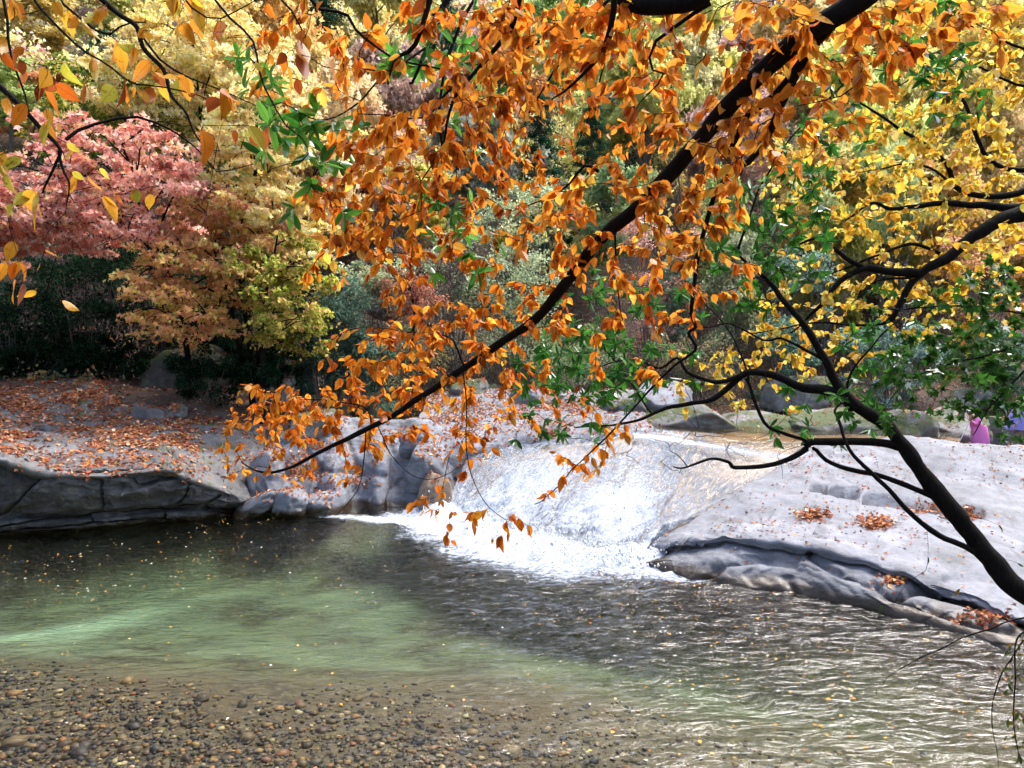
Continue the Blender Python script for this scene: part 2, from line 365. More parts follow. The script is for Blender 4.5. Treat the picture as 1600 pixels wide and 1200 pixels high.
# --- left ledge: top slab and broken front face
E = [(-220, 690, 18.0), (0, 712, 18.9), (60, 728, 19.2), (130, 733, 19.6), (200, 733, 20.0), (265, 729, 20.6), (300, 746, 21.0), (350, 764, 21.6), (398, 788, 22.2)]
T2 = [(-220, 650, 21), (0, 672, 22), (60, 684, 22), (130, 690, 22.3), (200, 692, 22.5), (265, 692, 23), (310, 702, 23.3), (362, 718, 23.5), (408, 742, 23.6)]
T3 = [(-220, 620, 24), (0, 635, 25), (60, 640, 25.2), (130, 645, 25.4), (200, 648, 25.5), (265, 652, 25.6), (322, 655, 25.6), (372, 668, 25.4), (412, 692, 25)]
T4 = [(-220, 592, 27.5), (0, 600, 28), (60, 598, 28.2), (130, 596, 28.4), (200, 603, 28.5), (265, 613, 28.5), (332, 622, 28.2), (377, 637, 27.6), (418, 652, 27)]
T5 = [(p, q + 4, Y + 1.2) for p, q, Y in T4]; T6 = [(p, q + 60, Y + 1.6) for p, q, Y in T4]
E0 = [(p, q + 14, Y - 0.02) for p, q, Y in E]
ledge = empty('rock_ledge', at(130, 800, 20.5) * (1, 1, 0), 'long grey rock ledge with cracked dark face and leaf-strewn top on the far bank', 'rock ledge')
G = loft([E0, E, T2, T3, T4, T5, T6], 130, 220)
G = G + np.array((0, 0, 1.0)) * (0.13 * np.round(2.2 * fbm(G, 0.42, 3, 31)) / 2.2)[..., None]
_, SURF['ledge'] = rock_from_grid('top_slab', G, 'ledge_top_rock', None, noise=(0.07, 1.0), seed=5, parent=ledge,
    cracks=[([(350, 715), (345, 742), (360, 760)], 3, .1), ([(362, 720), (378, 760)], 2.5, .08), ([(265, 700), (280, 735)], 4, .1), ([(0, 655), (80, 650), (170, 640)], 4, .15), ([(205, 665), (260, 645), (330, 660)], 3, .12), ([(130, 700), (190, 735)], 3, .08)])
WLn = [(-220, 878), (0, 842), (60, 837), (130, 832), (200, 827), (265, 820), (320, 814), (365, 812), (404, 803)]
def frow(t, dy): return [(e[0] + (w[0] - e[0]) * t, e[1] + (w[1] - e[1]) * t, e[2] + dy + 0.25 * t) for e, w in zip(E, WLn)]
Ff = loft([[(p, q - 5, Y + 0.5) for p, q, Y in E], [(p, q - 1, Y + 0.08) for p, q, Y in E], frow(0.06, -0.10), frow(0.35, -0.18), frow(0.62, 0.02), frow(0.72, 0.42), frow(0.8, 0.22), frow(0.92, 0.25), frow(1.0, 0.45), frow(1.2, 0.5)], 210, 560)
ppx, ppy, _ = to_px(Ff); wobx = 5 * fbm(Ff, 1.1, 3, 51); woby = 4 * fbm(Ff, 1.1, 3, 61)
ppx += wobx; ppy += woby
UND = [(-260, 862), (0, 822), (90, 808), (152, 799), (250, 793), (320, 800), (350, 803), (420, 800)]
und_y = np.interp(ppx, [p for p, _ in UND], [q for _, q in UND])
polyA = [(-300, 600), (75, 600), (75, 728), (68, 742), (25, 786), (0, 802), (-300, 860)]
polyC = [(200, 690), (268, 690), (271, 745), (214, 761), (197, 747)]
polyD = [(197, 747), (214, 761), (271, 745), (293, 748), (293, 763), (275, 790), (250, 800), (152, 805)]
polyE1 = [(271, 690), (346, 690), (347, 768), (318, 790), (275, 792), (293, 763), (293, 748), (271, 745)]
reg = np.full(ppx.shape, 1)                       # B by default
reg[in_poly(ppx, ppy, polyA)] = 0
reg[in_poly(ppx, ppy, polyC)] = 2; reg[in_poly(ppx, ppy, polyD)] = 3; reg[in_poly(ppx, ppy, polyE1)] = 4
reg[(ppx > 346) | ((ppx > 318) & (reg == 1))] = 5
reg[(reg == 1) & (ppx > 160) & (ppy > 740)] = 3
low = ppy > und_y
reg[low & (ppx < 140)] = 6; reg[low & (ppx >= 140) & (ppx < 256)] = 7; reg[low & (ppx >= 256)] = 8
low2 = ppy > und_y + 13 + 0.03 * (ppx - 100); reg[low & low2] = 9
edge = np.zeros_like(ppx)
for a, bb in ((reg[1:] != reg[:-1], 0), (reg[:, 1:] != reg[:, :-1], 1)):
    if bb == 0: edge[1:] = np.maximum(edge[1:], a); edge[:-1] = np.maximum(edge[:-1], a)
    else: edge[:, 1:] = np.maximum(edge[:, 1:], a); edge[:, :-1] = np.maximum(edge[:, :-1], a)
def blur(A, k):
    for ax_ in (0, 1):
        for _ in range(2):
            A = (np.cumsum(np.pad(A, [(k + 1, k) if i == ax_ else (0, 0) for i in (0, 1)], mode='edge'), axis=ax_))
            A = (np.take(A, range(2 * k + 1, A.shape[ax_]), ax_) - np.take(A, range(0, A.shape[ax_] - 2 * k - 1), ax_)) / (2 * k + 1)
    return A
groove = 1.5 * np.clip(blur(edge.astype(float), 1) * 2.0, 0, 1) + 0.6 * np.clip(blur(edge.astype(float), 6) * 2.2, 0, 1)
offs = np.array([0.10, -0.05, 0.08, -0.1, -0.06, 0.06, 0.04, -0.14, -0.05, 0.0])[reg]
offs = blur(offs, 2)
yoff = offs + 0.17 * groove + 0.17 * fbm(Ff * (0.8, 1, 1.0), 0.7, 3, 71) + 0.17 * np.abs(fbm(Ff * (0.7, 1, 1.6), 1.6, 5, 73)) - 0.06 * np.round(2 * fbm(Ff, 1.0, 2, 77))
Ff = Ff + np.array((0, 1.0, 0)) * yoff[..., None] + np.array((0, 0, 1.0)) * (0.03 * fbm(Ff, 2.0, 4, 79))[..., None]
FA = grid_faces(*Ff.shape[:2]); Fr = reg[:-1, :-1].ravel(); FV = Ff.reshape(-1, 3)
for r in range(10):
    f = FA[Fr == r]
    if not len(f): continue
    u, inv = np.unique(f, return_inverse=True)
    link('rock_block', mesh_np('rock_block', FV[u], inv.reshape(-1, 4)), MAT['ledge_rock'], ledge)
# --- fluted pale rock between the ledge and the fall
cols = [(360, 0.5), (395, 0.1), (440, 0.1), (490, 0.15), (524, -0.3), (556, 0.4), (590, -0.05), (625, 0.3), (668, -0.35), (700, 0.1), (735, 1.1)]
def flow_row(q, Y, am, dx=0): return [(c + dx, (q(c) if callable(q) else q), Y + am * o) for c, o in cols]
wq = lambda c: np.interp(c, [360, 420, 500, 700, 730], [803, 800, 803, 806, 806])
Fl = loft([flow_row(lambda c: wq(c) + 16, 22.9, 0.6), flow_row(wq, 22.7, 0.9),
           flow_row(lambda c: np.interp(c, [360, 420, 520, 600, 700, 730], [790, 772, 760, 765, 772, 790]), 23.15, 1.0),
           flow_row(lambda c: np.interp(c, [360, 420, 520, 600, 680, 730], [775, 735, 725, 728, 738, 770]), 23.75, 0.8),
           flow_row(lambda c: np.interp(c, [360, 420, 520, 600, 680, 730], [755, 705, 690, 692, 706, 735]), 24.5, 0.5),
           flow_row(lambda c: np.interp(c, [360, 420, 520, 600, 680, 730], [735, 690, 672, 670, 682, 705]), 25.3, 0.4),
           flow_row(lambda c: np.interp(c, [360, 420, 520, 600, 680, 730], [715, 675, 655, 652, 660, 676]), 26.3, 0.2),
           flow_row(lambda c: np.interp(c, [360, 420, 520, 600, 680, 730], [720, 690, 680, 680, 690, 700]), 27.6, 0.2)], 130, 300)
_, SURF['fluted'] = rock_from_grid('fluted_rock', Fl, 'pale_rock', 'pale water-worn rock with scalloped hollows between ledge and waterfall', 'rock', (0.24, 0.5), 9, cracks=[([(470, 690), (500, 730), (492, 770)], 4, .14), ([(545, 690), (560, 740)], 4, .12), ([(420, 742), (520, 735), (600, 742)], 4, .1), ([(615, 700), (612, 750), (605, 800)], 3, .08), ([(640, 735), (618, 758)], 3, .08)])
# --- terrace above the fall
def terrace(name, rows, mat, label, seed, nr=60, nc=110, noise=(0.07, 1.0), cracks=()):
    o, g = rock_from_grid(name, loft(rows, nr, nc), mat, label, 'rock', noise, seed, cracks=cracks); SURF[name + str(seed)] = g; return o
terrace('rock_terrace', [[(640, 760, 24.2), (740, 740, 24.6), (850, 730, 25.2), (960, 715, 25.8), (1020, 705, 26.2)],
    [(640, 700, 24.6), (740, 694, 25), (850, 683, 25.6), (960, 672, 26.2), (1020, 672, 26.8)],
    [(650, 668, 26.2), (740, 664, 26.6), (850, 657, 27.4), (960, 652, 28), (1010, 655, 28.4)],
    [(660, 642, 28.5), (740, 636, 29), (850, 632, 30), (960, 632, 30.5), (1000, 636, 30.8)],
    [(670, 618, 31), (740, 612, 31.5), (850, 610, 32.5), (960, 612, 33), (1000, 618, 33)],
    [(680, 640, 32.5), (740, 630, 33), (850, 630, 34), (960, 640, 34.5), (1000, 640, 34.5)]], 'pale_rock', 'flat pale rock terrace dotted with fallen leaves above the waterfall', 21, 110, 150, (0.13, 0.9))
def boulder_mesh(name, px0, px1, py0, py1, Y, depth, seed, mat, label, flat=0.5, tilt=0.0, cat='boulder', group=None, res=40, amp=0.16):
    "rounded block; px0..px1 and py0..py1 are its outline in the photo, Y the distance of its middle"
    c = at((px0 + px1) / 2, (py0 + py1) / 2, Y); k = Y / FPX
    rx, rz, ry = (px1 - px0) * k / 2, (py1 - py0) * k / 2, depth / 2
    bm = bmesh.new(); bmesh.ops.create_icosphere(bm, subdivisions=5 if res > 30 else 4, radius=1.0)
    V = np.array([v.co[:] for v in bm.verts]); F = np.array([[v.index for v in f.verts] for f in bm.faces]); bm.free()
    p = 2.0 + 3.0 * flat
    s = (np.abs(V) ** p).sum(1) ** (-1 / p); V = V * s[:, None]
    q = V + seed * 7.13
    V = V * (1 + amp * fbm(q, 0.9, 3, seed)[:, None] + 0.05 * fbm(q, 3.0, 4, seed + 3)[:, None])
    rs = np.random.default_rng(seed)
    for _ in range(5):                          # chop facets
        n = rs.normal(size=3); n[2] = abs(n[2]) * 0.6; n /= np.linalg.norm(n); h = 0.72 + 0.2 * rs.random()
        d = V @ n - h; V = V - np.where(d > 0, d * 0.85, 0)[:, None] * n
    V = V * (rx, ry, rz); V[:, 2] += V[:, 0] * tilt
    o = link(name, mesh_np(name, V, F), MAT[mat]); o.location = Vector([float(t) for t in c])
    SURF['b%d' % seed] = (V + c, F)
    return tag(o, label, cat, group)
BL = [(428, 482, 760, 806, 22.3, 1.6, 101, 'pale_rock', 'low grey boulder with dark rounded face at the foot of the fluted rock', .3, 0),
      (368, 432, 776, 808, 22.2, 1.2, 102, 'pale_rock', 'slanting pale stone slab touching the water beside the ledge', .5, .45),
      (988, 1085, 598, 660, 31, 3.5, 103, 'pale_rock', 'pale domed boulder above the head of the waterfall', .4, 0),
      (935, 1000, 604, 668, 30.5, 3.0, 104, 'mossy_rock', 'dark-shadowed block leaning against the pale domed boulder', .7, 0),
      (985, 1150, 634, 690, 29.5, 2.6, 105, 'mossy_rock', 'long low block with streaked grey face along the upper stream', .9, 0),
      (1125, 1250, 642, 692, 30, 3.0, 106, 'mossy_rock', 'mottled white and dark rock slab behind the upper stream', .7, .06),
      (1225, 1370, 640, 697, 29.5, 3.0, 107, 'mossy_rock', 'lichen-spotted rock slab behind the leaning tree trunk', .8, 0),
      (1360, 1450, 640, 712, 29, 3.2, 108, 'mossy_rock', 'angular grey rock behind the trunk of the leaning tree', .6, -.1),
      (1440, 1530, 638, 712, 29.5, 3.0, 109, 'mossy_rock', 'rounded grey rock behind the person in pink', .4, .1),
      (1520, 1640, 652, 720, 29.5, 3.0, 110, 'mossy_rock', 'dark mossy rock behind the person in lavender', .5, 0),
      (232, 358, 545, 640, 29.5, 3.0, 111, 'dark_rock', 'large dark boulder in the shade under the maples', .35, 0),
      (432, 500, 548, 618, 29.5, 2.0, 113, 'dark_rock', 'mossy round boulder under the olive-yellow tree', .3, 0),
      (575, 622, 435, 500, 35, 2.5, 114, 'mossy_rock', 'dark angular rock outcrop on the hillside among shrubs', .6, 0),
      (205, 262, 634, 672, 25.6, 1.1, 115, 'ledge_top_rock', 'angular grey stone half buried in leaves on the ledge', .8, -.2),
      (60, 100, 660, 684, 23.6, .8, 116, 'ledge_top_rock', 'small flat grey stone poking through leaves on the ledge', .8, -.1),
      (265, 290, 630, 655, 26, .7, 117, 'mossy_rock', 'small dark mossy stone among leaves near the back of the ledge', .6, -.1),
      (625, 690, 672, 715, 24.6, 1.2, 118, 'pale_rock', 'pale flat-topped stone on the fluted rock', .9, .1),
      (655, 704, 735, 812, 22.9, 1.4, 119, 'brown_rock', 'brown wet stone at the left edge of the waterfall', .5, -.1),
      (700, 760, 596, 628, 31, 1.5, 120, 'mossy_rock', 'grey slab lying on the terrace below the shrubs', .8, .1),
      (790, 850, 604, 640, 30.5, 1.8, 121, 'pale_rock', 'pale slab resting on the terrace under green leaves', .8, -.1),
      (450, 520, 640, 690, 25.5, 1.8, 122, 'mossy_rock', 'dark grey rock half hidden by the tip of the orange branch', .6, .15),
      (430, 470, 590, 650, 27.5, 1.4, 123, 'mossy_rock', 'upright grey rock behind the tip of the orange branch', .6, 0),
      (392, 446, 700, 796, 23.4, 2.0, 131, 'pale_rock', 'tilted pale slab at the right end of the cracked ledge', .75, -.35),
      (640, 702, 690, 770, 23.9, 1.8, 133, 'pale_rock', 'pale block stepping down beside the left edge of the waterfall', .7, -.15),
      (470, 540, 770, 812, 22.7, 1.2, 135, 'pale_rock', 'low pale rounded stone at the waterline under the orange leaves', .4, 0),
      (85, 175, 62, 150, 78, 7.0, 124, 'pale_rock', 'weathered grey cliff outcrop high on the hillside', .6, 0),
      (1180, 1290, 590, 640, 33, 2.4, 125, 'mossy_rock', 'rock slab on the leaf-covered bank below blue-green shrubs', .8, 0),
      (1480, 1560, 600, 640, 33, 2.2, 126, 'mossy_rock', 'flat rock on the leafy bank under the green maple', .8, .1)]
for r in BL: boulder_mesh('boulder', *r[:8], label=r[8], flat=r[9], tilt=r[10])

# ------------------------------------------------------------------ water
def water_mat(name, tint, foam_scale, foam_thin, bump_sc, bump_str, vol=None, rough=0.03, streak=(1, 1, 1)):
    m = N(name); uv = m.n('TexCoord').outputs['UV']; P = m.n('NewGeometry').outputs['Position']
    foam = m.n('Attribute', attribute_name='foam').outputs['Fac']
    su = m.n('Mapping', {'Vector': uv, 'Scale': streak}).outputs[0]
    n1 = m.noise(su, foam_scale, 7, 0.72, 0.8); n2 = m.noise(su, foam_scale * 3.7, 5, 0.75, 0.5); n0 = m.noise(su, foam_scale * 0.23, 3)
    nn = m.math('ADD', m.math('MULTIPLY', n1, 0.45), m.math('ADD', m.math('MULTIPLY', n2, 0.35), m.math('MULTIPLY', n0, 0.2)))
    x = m.math('ADD', nn, m.math('MULTIPLY', m.math('SUBTRACT', foam, 0.5), foam_thin))
    mask = m.maprange(x, 0.48, 0.64)
    if streak != (1, 1, 1):
        rg = m.noise(m.n('Mapping', {'Vector': uv, 'Scale': (1.0, .22, 1), 'Rotation': (0, 0, .12)}).outputs[0], 3.4, 6, .62, 1.2)
        rd = m.math('SUBTRACT', 1.0, m.math('ABSOLUTE', m.math('MULTIPLY', m.math('SUBTRACT', rg, .5), 4.0)))
        vein = m.math('MULTIPLY', m.maprange(m.math('ADD', rd, m.math('MULTIPLY', m.math('SUBTRACT', n2, .5), 1.1)), .62, 1.0), m.maprange(foam, .16, .42))
        mask = m.math('MAXIMUM', m.maprange(x, 0.50, 0.62), vein)
    h = m.noise(m.n('Mapping', {'Vector': P, 'Scale': (.55, 1.25, 1), 'Rotation': (0, 0, .25)}).outputs[0], bump_sc, 4, 0.55, 0.8) if streak == (1, 1, 1) else n1
    bmp = m.n('Bump', {'Height': h, 'Strength': bump_str, 'Distance': 0.16}).outputs[0]
    tr = m.n('BsdfTransparent', {'Color': tuple(tint) + (1,)}).outputs[0]
    gl = m.n('BsdfGlossy', {'Color': (1, 1, 1, 1), 'Roughness': rough, 'Normal': bmp}).outputs[0]
    fr = m.n('Fresnel', {'IOR': 1.33, 'Normal': bmp}).outputs[0]
    if rough > .1: fr = m.math('MULTIPLY', fr, .08)
    w = m.n('MixShader', {0: fr, 1: tr, 2: gl}).outputs[0]
    bf = m.n('Bump', {'Height': nn, 'Strength': 1.0, 'Distance': 0.16}).outputs[0]
    fcol = m.ramp(m.math('ADD', m.math('MULTIPLY', n2, .45), m.math('MULTIPLY', x, .55)), [(.40, (.13, .16, .21)), (.56, (.38, .42, .49)), (.72, (.72, .76, .82))])
    fo = m.n('BsdfDiffuse', {'Color': fcol, 'Normal': bf}).outputs[0]
    ft = m.n('BsdfTranslucent', {'Color': fcol}).outputs[0]
    fo = m.n('MixShader', {0: 0.15, 1: fo, 2: ft}).outputs[0]
    s = m.n('MixShader', {0: mask, 1: w, 2: fo}).outputs[0]
    v = None
    if vol: v = m.n('VolumeAbsorption', {'Color': tuple(vol[0]) + (1,), 'Density': vol[1]}).outputs[0]
    return m.surf(s, v)
water_mat('pool_water', (0.97, 0.99, 0.98), 3.0, 0.9, 5.2, 0.42, ((0.46, 0.78, 0.66), 0.22), 0.09)
water_mat('fall_water', (0.93, 0.95, 0.97), 7.0, 0.85, 6.0, 0.5, None, 0.22, (1.0, 0.30, 1.0))
water_mat('stream_water', (0.86, 0.74, 0.55), 2.0, 1.3, 4.0, 0.4, None, 0.05)
# chute: rock below, sheet of water above
K = [[(735, 706, 25.2), (830, 690, 25.6), (920, 679, 25.9), (1000, 671, 26.1), (1090, 678, 25.6), (1190, 690, 25.0), (1325, 690, 24.4)],
     [(728, 722, 24.3), (820, 704, 24.7), (912, 694, 24.9), (1000, 688, 24.9), (1090, 695, 24.4), (1175, 706, 23.9), (1275, 708, 23.4)],
     [(714, 752, 23.5), (800, 736, 23.5), (890, 730, 23.4), (985, 730, 23.0), (1075, 736, 22.5), (1140, 745, 22.1), (1205, 746, 21.8)],
     [(704, 778, 22.9), (775, 776, 22.4), (860, 778, 21.8), (955, 782, 21.0), (1035, 790, 20.3), (1090, 796, 19.9), (1130, 790, 19.7)],
     [(696, 796, 22.6), (752, 822, 21.4), (825, 838, 20.3), (910, 850, 19.3), (975, 858, 18.6), (1030, 845, 18.3), (1062, 830, 18.4)],
     [(690, 804, 22.4), (742, 842, 20.2), (812, 872, 18.6), (895, 892, 17.5), (950, 896, 17.25), (992, 888, 17.1), (1012, 872, 17.2)],
     [(688, 830, 22.2), (738, 880, 19.9), (808, 915, 18.2), (895, 935, 17.0), (950, 940, 16.7), (990, 930, 16.8), (1012, 900, 17.0)]]
Fg = loft(K, 220, 260)
low = Fg.copy(); low[..., 2] -= 0.16; low[..., 1] += 0.10
rock_from_grid('fall_rock', low[::2, ::2], 'brown_rock', 'smooth brown rock chute under the waterfall', 'rock', (0.07, 0.8), 23)
v_ = np.linspace(0, 1, 220)[:, None] * np.ones((1, 260)); u_ = np.ones((220, 1)) * np.linspace(0, 1, 260)
arc = np.concatenate([np.zeros((1, 260)), np.cumsum(np.linalg.norm(np.diff(Fg, axis=0), axis=2), 0)], 0)
uvF = np.stack([u_ * 7.0, arc + 1.2 * np.sin(u_ * 3)], -1)
ps = np.stack([uvF[..., 0] * 1.0, uvF[..., 1] * 0.4, np.zeros_like(u_)], -1)
tum = sstep(0.35, 0.7, v_ + 0.12 * (0.5 - u_))
pA, pB, _ = to_px(Fg)
foam = 0.35 + 0.21 * sstep(0.2, 0.6, v_) - 0.22 * sstep(0.45, 0.8, u_) * (1 - sstep(0.62, 0.88, v_)) + 0.34 * sstep(0.74, 0.9, v_) + 0.14 * (1 - sstep(0.1, 0.5, u_)) + 0.2 * fbm(ps, 0.7, 3, 5)
foam += 0.45 * np.exp(-((pB - np.interp(pA, [1000, 1060, 1120, 1200, 1280], [682, 690, 700, 712, 718])) / 4.0) ** 2) * (pA > 990)
foam += 0.22 * np.exp(-(((pA - 960) / 90) ** 2 + ((pB - 800) / 45) ** 2))
foam += 0.25 * np.exp(-((u_ - 0.985) / 0.02) ** 2)
nF = grid_normals(Fg); nF = np.where(nF[..., 2:3] < 0, -nF, nF)
disp = (0.03 + 0.13 * tum) * fbm(ps, 1.6, 5, 8) + 0.09 * tum * np.abs(fbm(ps, 5.0, 3, 12)) + 0.02 + (0.02 + 0.09 * tum) * (1 - np.abs(fbm(np.stack([uvF[..., 0] * 3.2, uvF[..., 1] * .45, u_ * 0], -1), 1.0, 3, 15)))
Fw = Fg + nF * disp[..., None]
fall = link('waterfall', mesh_np('waterfall', Fw[:192].reshape(-1, 3), grid_faces(192, 260), uv=uvF[:192].reshape(-1, 2), attrs={'foam': foam[:192].ravel()}), MAT['fall_water'])
tag(fall, 'white water sheet sliding over the rock into the pool', kind='structure')
# upper stream
Ug = loft([[(960, 684, 25.6), (1090, 690, 25.1), (1190, 700, 24.6), (1330, 700, 24), (1500, 710, 23.6)], [(960, 670, 27), (1090, 674, 26.8), (1190, 682, 26.4), (1330, 684, 26), (1500, 690, 26)],
           [(970, 662, 29), (1090, 664, 29), (1190, 667, 29), (1330, 668, 29), (1500, 670, 29)], [(970, 652, 32), (1090, 652, 32), (1190, 652, 32), (1330, 652, 32), (1500, 652, 32)]], 60, 120)
Ug[..., 2] += 0.02 * fbm(Ug * (1, 2, 1), 1.2, 4, 3)
ub = Ug.copy(); ub[..., 2] -= 0.18
rock_from_grid('stream_bed', ub, 'brown_rock', None, noise=(0.06, 0.8), seed=29)[0]['kind'] = 'structure'
tag(link('stream', mesh_np('stream', Ug.reshape(-1, 3), grid_faces(60, 120), uv=Ug.reshape(-1, 3)[:, :2] * (1, 1), attrs={'foam': np.full(60 * 120, 0.12)}), MAT['stream_water']), 'shallow brown upper stream', kind='structure')
# pool: closed body, wavy top
wx = np.arange(-20, 10.6, 0.1); wy = np.concatenate([np.arange(6.0, 12, 0.08), np.arange(12, 24.2, 0.1)])
WX, WY = np.meshgrid(wx, wy); PW = np.stack([WX, WY, np.zeros_like(WX)], -1)
foot = [(float(a), float(b)) for a, b, _ in Fg[186, ::20]]
fd = seg_dist(WX, WY, foot)
pxw, pyw, _ = to_px(PW)
foamP = 0.88 * np.exp(-fd / 3.0) + 0.03
foamP += 0.30 * np.exp(-((pyw - np.interp(pxw, [370, 420, 520, 620, 700], [806, 799, 806, 815, 815])) / 5.0) ** 2) * sstep(360, 420, pxw) * (1 - sstep(640, 760, pxw)) 
foamP += 0.06 * fbm(PW, 0.5, 3, 91)
amp = 0.015 + 0.009 * sstep(-4, 4, WX) + 0.05 * np.exp(-(fd / 1.8) ** 2)
Wz = amp * (fbm(PW * (1, 1.9, 1), 2.3, 4, 81) + 0.6 * fbm(PW * (1, 1.6, 1), 0.9, 2, 83)) + 0.30 * np.exp(-((fd - 0.1) / 0.6) ** 2) * (0.6 + 0.5 * fbm(PW, 1.8, 4, 85))
top = np.stack([WX, WY, Wz], -1).reshape(-1, 3); nr, nc = WX.shape
bot = top.copy(); bot[:, 2] = -2.6
FT = grid_faces(nr, nc); idx = np.arange(nr * nc).reshape(nr, nc)
bd = np.concatenate([idx[0, :], idx[1:, -1], idx[-1, -2::-1], idx[-2:0:-1, 0]])
lo = len(top) + np.arange(len(bd)); bn = np.roll(bd, -1); ln = np.roll(lo, -1)
side = np.stack([bd, lo, ln, bn], -1)
crn = np.array([[lo[0], lo[nc + nr - 2 + nc - 1], lo[nc + nr - 2], lo[nc - 1]]])
VP = np.vstack([top, bot[bd]])
fo_ = np.concatenate([foamP.ravel(), np.zeros(len(bd))])
pool = link('pool_water', mesh_np('pool_water', VP, np.vstack([FT, side, crn]), uv=VP[:, :2] * (0.8, 1.3), attrs={'foam': fo_}), MAT['pool_water'])
tag(pool, 'clear green rippled pool below the waterfall', kind='structure')
# ------------------------------------------------------------------ leaf shapes
def leaf_tmpl(ts, hw, fold=0.25, curl=0.18, twist=0.0, stalk=0.14):
    "ovate leaf: midrib points, left and right edge points; base at the origin, tip at y = 1"
    n = len(ts); V = []; F = []
    for t in ts: V.append((0, t, -curl * t * t))
    L = {}; Rr = {}
    for i in range(1, n - 1):
        t, h = ts[i], hw[i]
        L[i] = len(V); V.append((-h, t, fold * h - curl * t * t + twist * h * t)); Rr[i] = len(V); V.append((h, t, fold * h - curl * t * t - twist * h * t))
    for i in range(n - 1):
        for D, s in ((L, 1), (Rr, -1)):
            a, b = i, i + 1
            if a in D and b in D: q = [(a, b, D[b]), (a, D[b], D[a])]
            elif b in D: q = [(a, b, D[b])]
            else: q = [(a, b, D[a])]
            F += [x[::s] for x in q]
    if stalk:
        k = len(V); V += [(-0.008, 0.03, 0), (0.008, 0.03, 0), (0.006, -stalk, 0.03), (-0.006, -stalk, 0.03)]; F += [(k, k + 1, k + 2), (k, k + 2, k + 3)]
    return np.array(V, float), np.array(F, int)
TS = [0, .1, .27, .48, .7, .88, 1.0]
OV = [leaf_tmpl(TS, [0, .16, .265, .275, .19, .075, 0], f, c, tw) for f, c, tw in ((.15, .1, 0), (.05, .28, .3), (.3, .18, -.25), (-.12, -.15, .25), (.5, .45, .1), (.1, -.25, -.4), (.2, .05, .5))]
RH = [leaf_tmpl(TS, [0, .07, .135, .165, .145, .08, 0], f, c, 0, .08) for f, c in ((.3, .12), (.15, .3), (.4, -.05))]
RD = [leaf_tmpl(TS, [0, .22, .36, .38, .28, .11, 0], f, c, tw, .12) for f, c, tw in ((.2, .15, 0), (.1, -.1, .2), (.4, .3, -.1))]
def maple_tmpl(fold=0.1, droop=0.15):
    tips = [(-112, .55), (-62, .82), (0, 1.0), (62, .82), (112, .55)]; V = [(0, 0.12, 0)]; ring = [(0, -0.02)]
    for i, (a, r) in enumerate(tips):
        a = math.radians(a); ring.append((math.sin(a) * r * .62, .12 + math.cos(a) * r * .62))
        if i < 4:
            b = math.radians((tips[i][0] + tips[i + 1][0]) / 2); ring.append((math.sin(b) * .24, .12 + math.cos(b) * .24))
    V += [(x, y, -droop * (x * x + y * y) + fold * abs(x)) for x, y in ring]
    n = len(ring); F = [(0, 1 + (i + 1) % n, 1 + i) for i in range(n)]
    k = len(V); V += [(-.008, 0, 0), (.008, 0, 0), (.006, -.3, .04), (-.006, -.3, .04)]; F += [(k, k + 1, k + 2), (k, k + 2, k + 3)]
    return np.array(V, float), np.array(F, int)
MP = [maple_tmpl(.1, .15), maple_tmpl(.3, .3), maple_tmpl(-.1, .1)]
DIA = [(np.array([(0, 0, 0), (-.36, .45, .1), (0, 1, -.08), (.36, .45, .1)], float), np.array([(0, 2, 1), (0, 3, 2)]))]
TRI = [(np.array([(0, 0, 0), (-.55, .5, .05), (-.16, .55, 0), (0, 1, -.1), (.16, .55, 0), (.55, .5, .05)], float), np.array([(0, 2, 1), (0, 3, 2), (0, 4, 3), (0, 5, 4)]))]
LAN = [(np.array([(0, 0, 0), (-.10, .4, .03), (0, 1, -.15), (.10, .4, .03)], float), np.array([(0, 2, 1), (0, 3, 2)]))]
def unit(v): return v / (np.linalg.norm(v, axis=-1, keepdims=True) + 1e-9)
def frames(D, Nn):
    Yv = unit(D); X = unit(np.cross(Yv, Nn)); Z = np.cross(X, Yv); return X, Yv, Z
def leaf_batch(tmpls, P, D, Nn, size, col, pick=None):
    "one mesh out of many leaves"
    X, Yv, Z = frames(D, Nn); Vs = []; Fs = []; Cs = []; Us = []; n0 = 0
    if pick is None: pick = rng.integers(0, len(tmpls), len(P))
    for k, (tv, tf) in enumerate(tmpls):
        s = np.where(pick == k)[0]
        if not len(s): continue
        V = P[s, None] + size[s, None, None] * (tv[None, :, 0:1] * X[s, None] + tv[None, :, 1:2] * Yv[s, None] + tv[None, :, 2:3] * Z[s, None])
        Vs.append(V.reshape(-1, 3)); nv = len(tv)
        Fs.append((tf[None] + (n0 + np.arange(len(s)) * nv)[:, None, None]).reshape(-1, 3)); n0 += nv * len(s)
        Cs.append(np.repeat(np.concatenate([col[s], np.ones((len(s), 1))], 1), nv, 0))
        Us.append(np.tile(np.stack([tv[:, 0] + .5, tv[:, 1]], 1), (len(s), 1)))
    return np.vstack(Vs), np.vstack(Fs), np.vstack(Cs), np.vstack(Us)
def leaf_mesh(name, *a, **k):
    V, F, Cc, U = leaf_batch(*a, **k); return mesh_np(name, V, F, smooth=False, uv=U, attrs={'tint': Cc})
def tmpl_meshes(name, tm):
    r = []
    for tv, tf in tm: r.append(mesh_np(name, tv, tf, smooth=True, uv=np.stack([tv[:, 0] + .5, tv[:, 1]], 1), attrs={'tint': np.ones((len(tv), 4))}))
    return r
def palette(n, cols, w=None, jit=0.14):
    cols = np.array(cols, float); i = rng.choice(len(cols), n, p=None if w is None else np.array(w) / np.sum(w))
    return np.clip(cols[i] * np.exp(jit * rng.normal(size=(n, 1))) * np.exp(0.06 * rng.normal(size=(n, 3))), 0.002, 0.95)

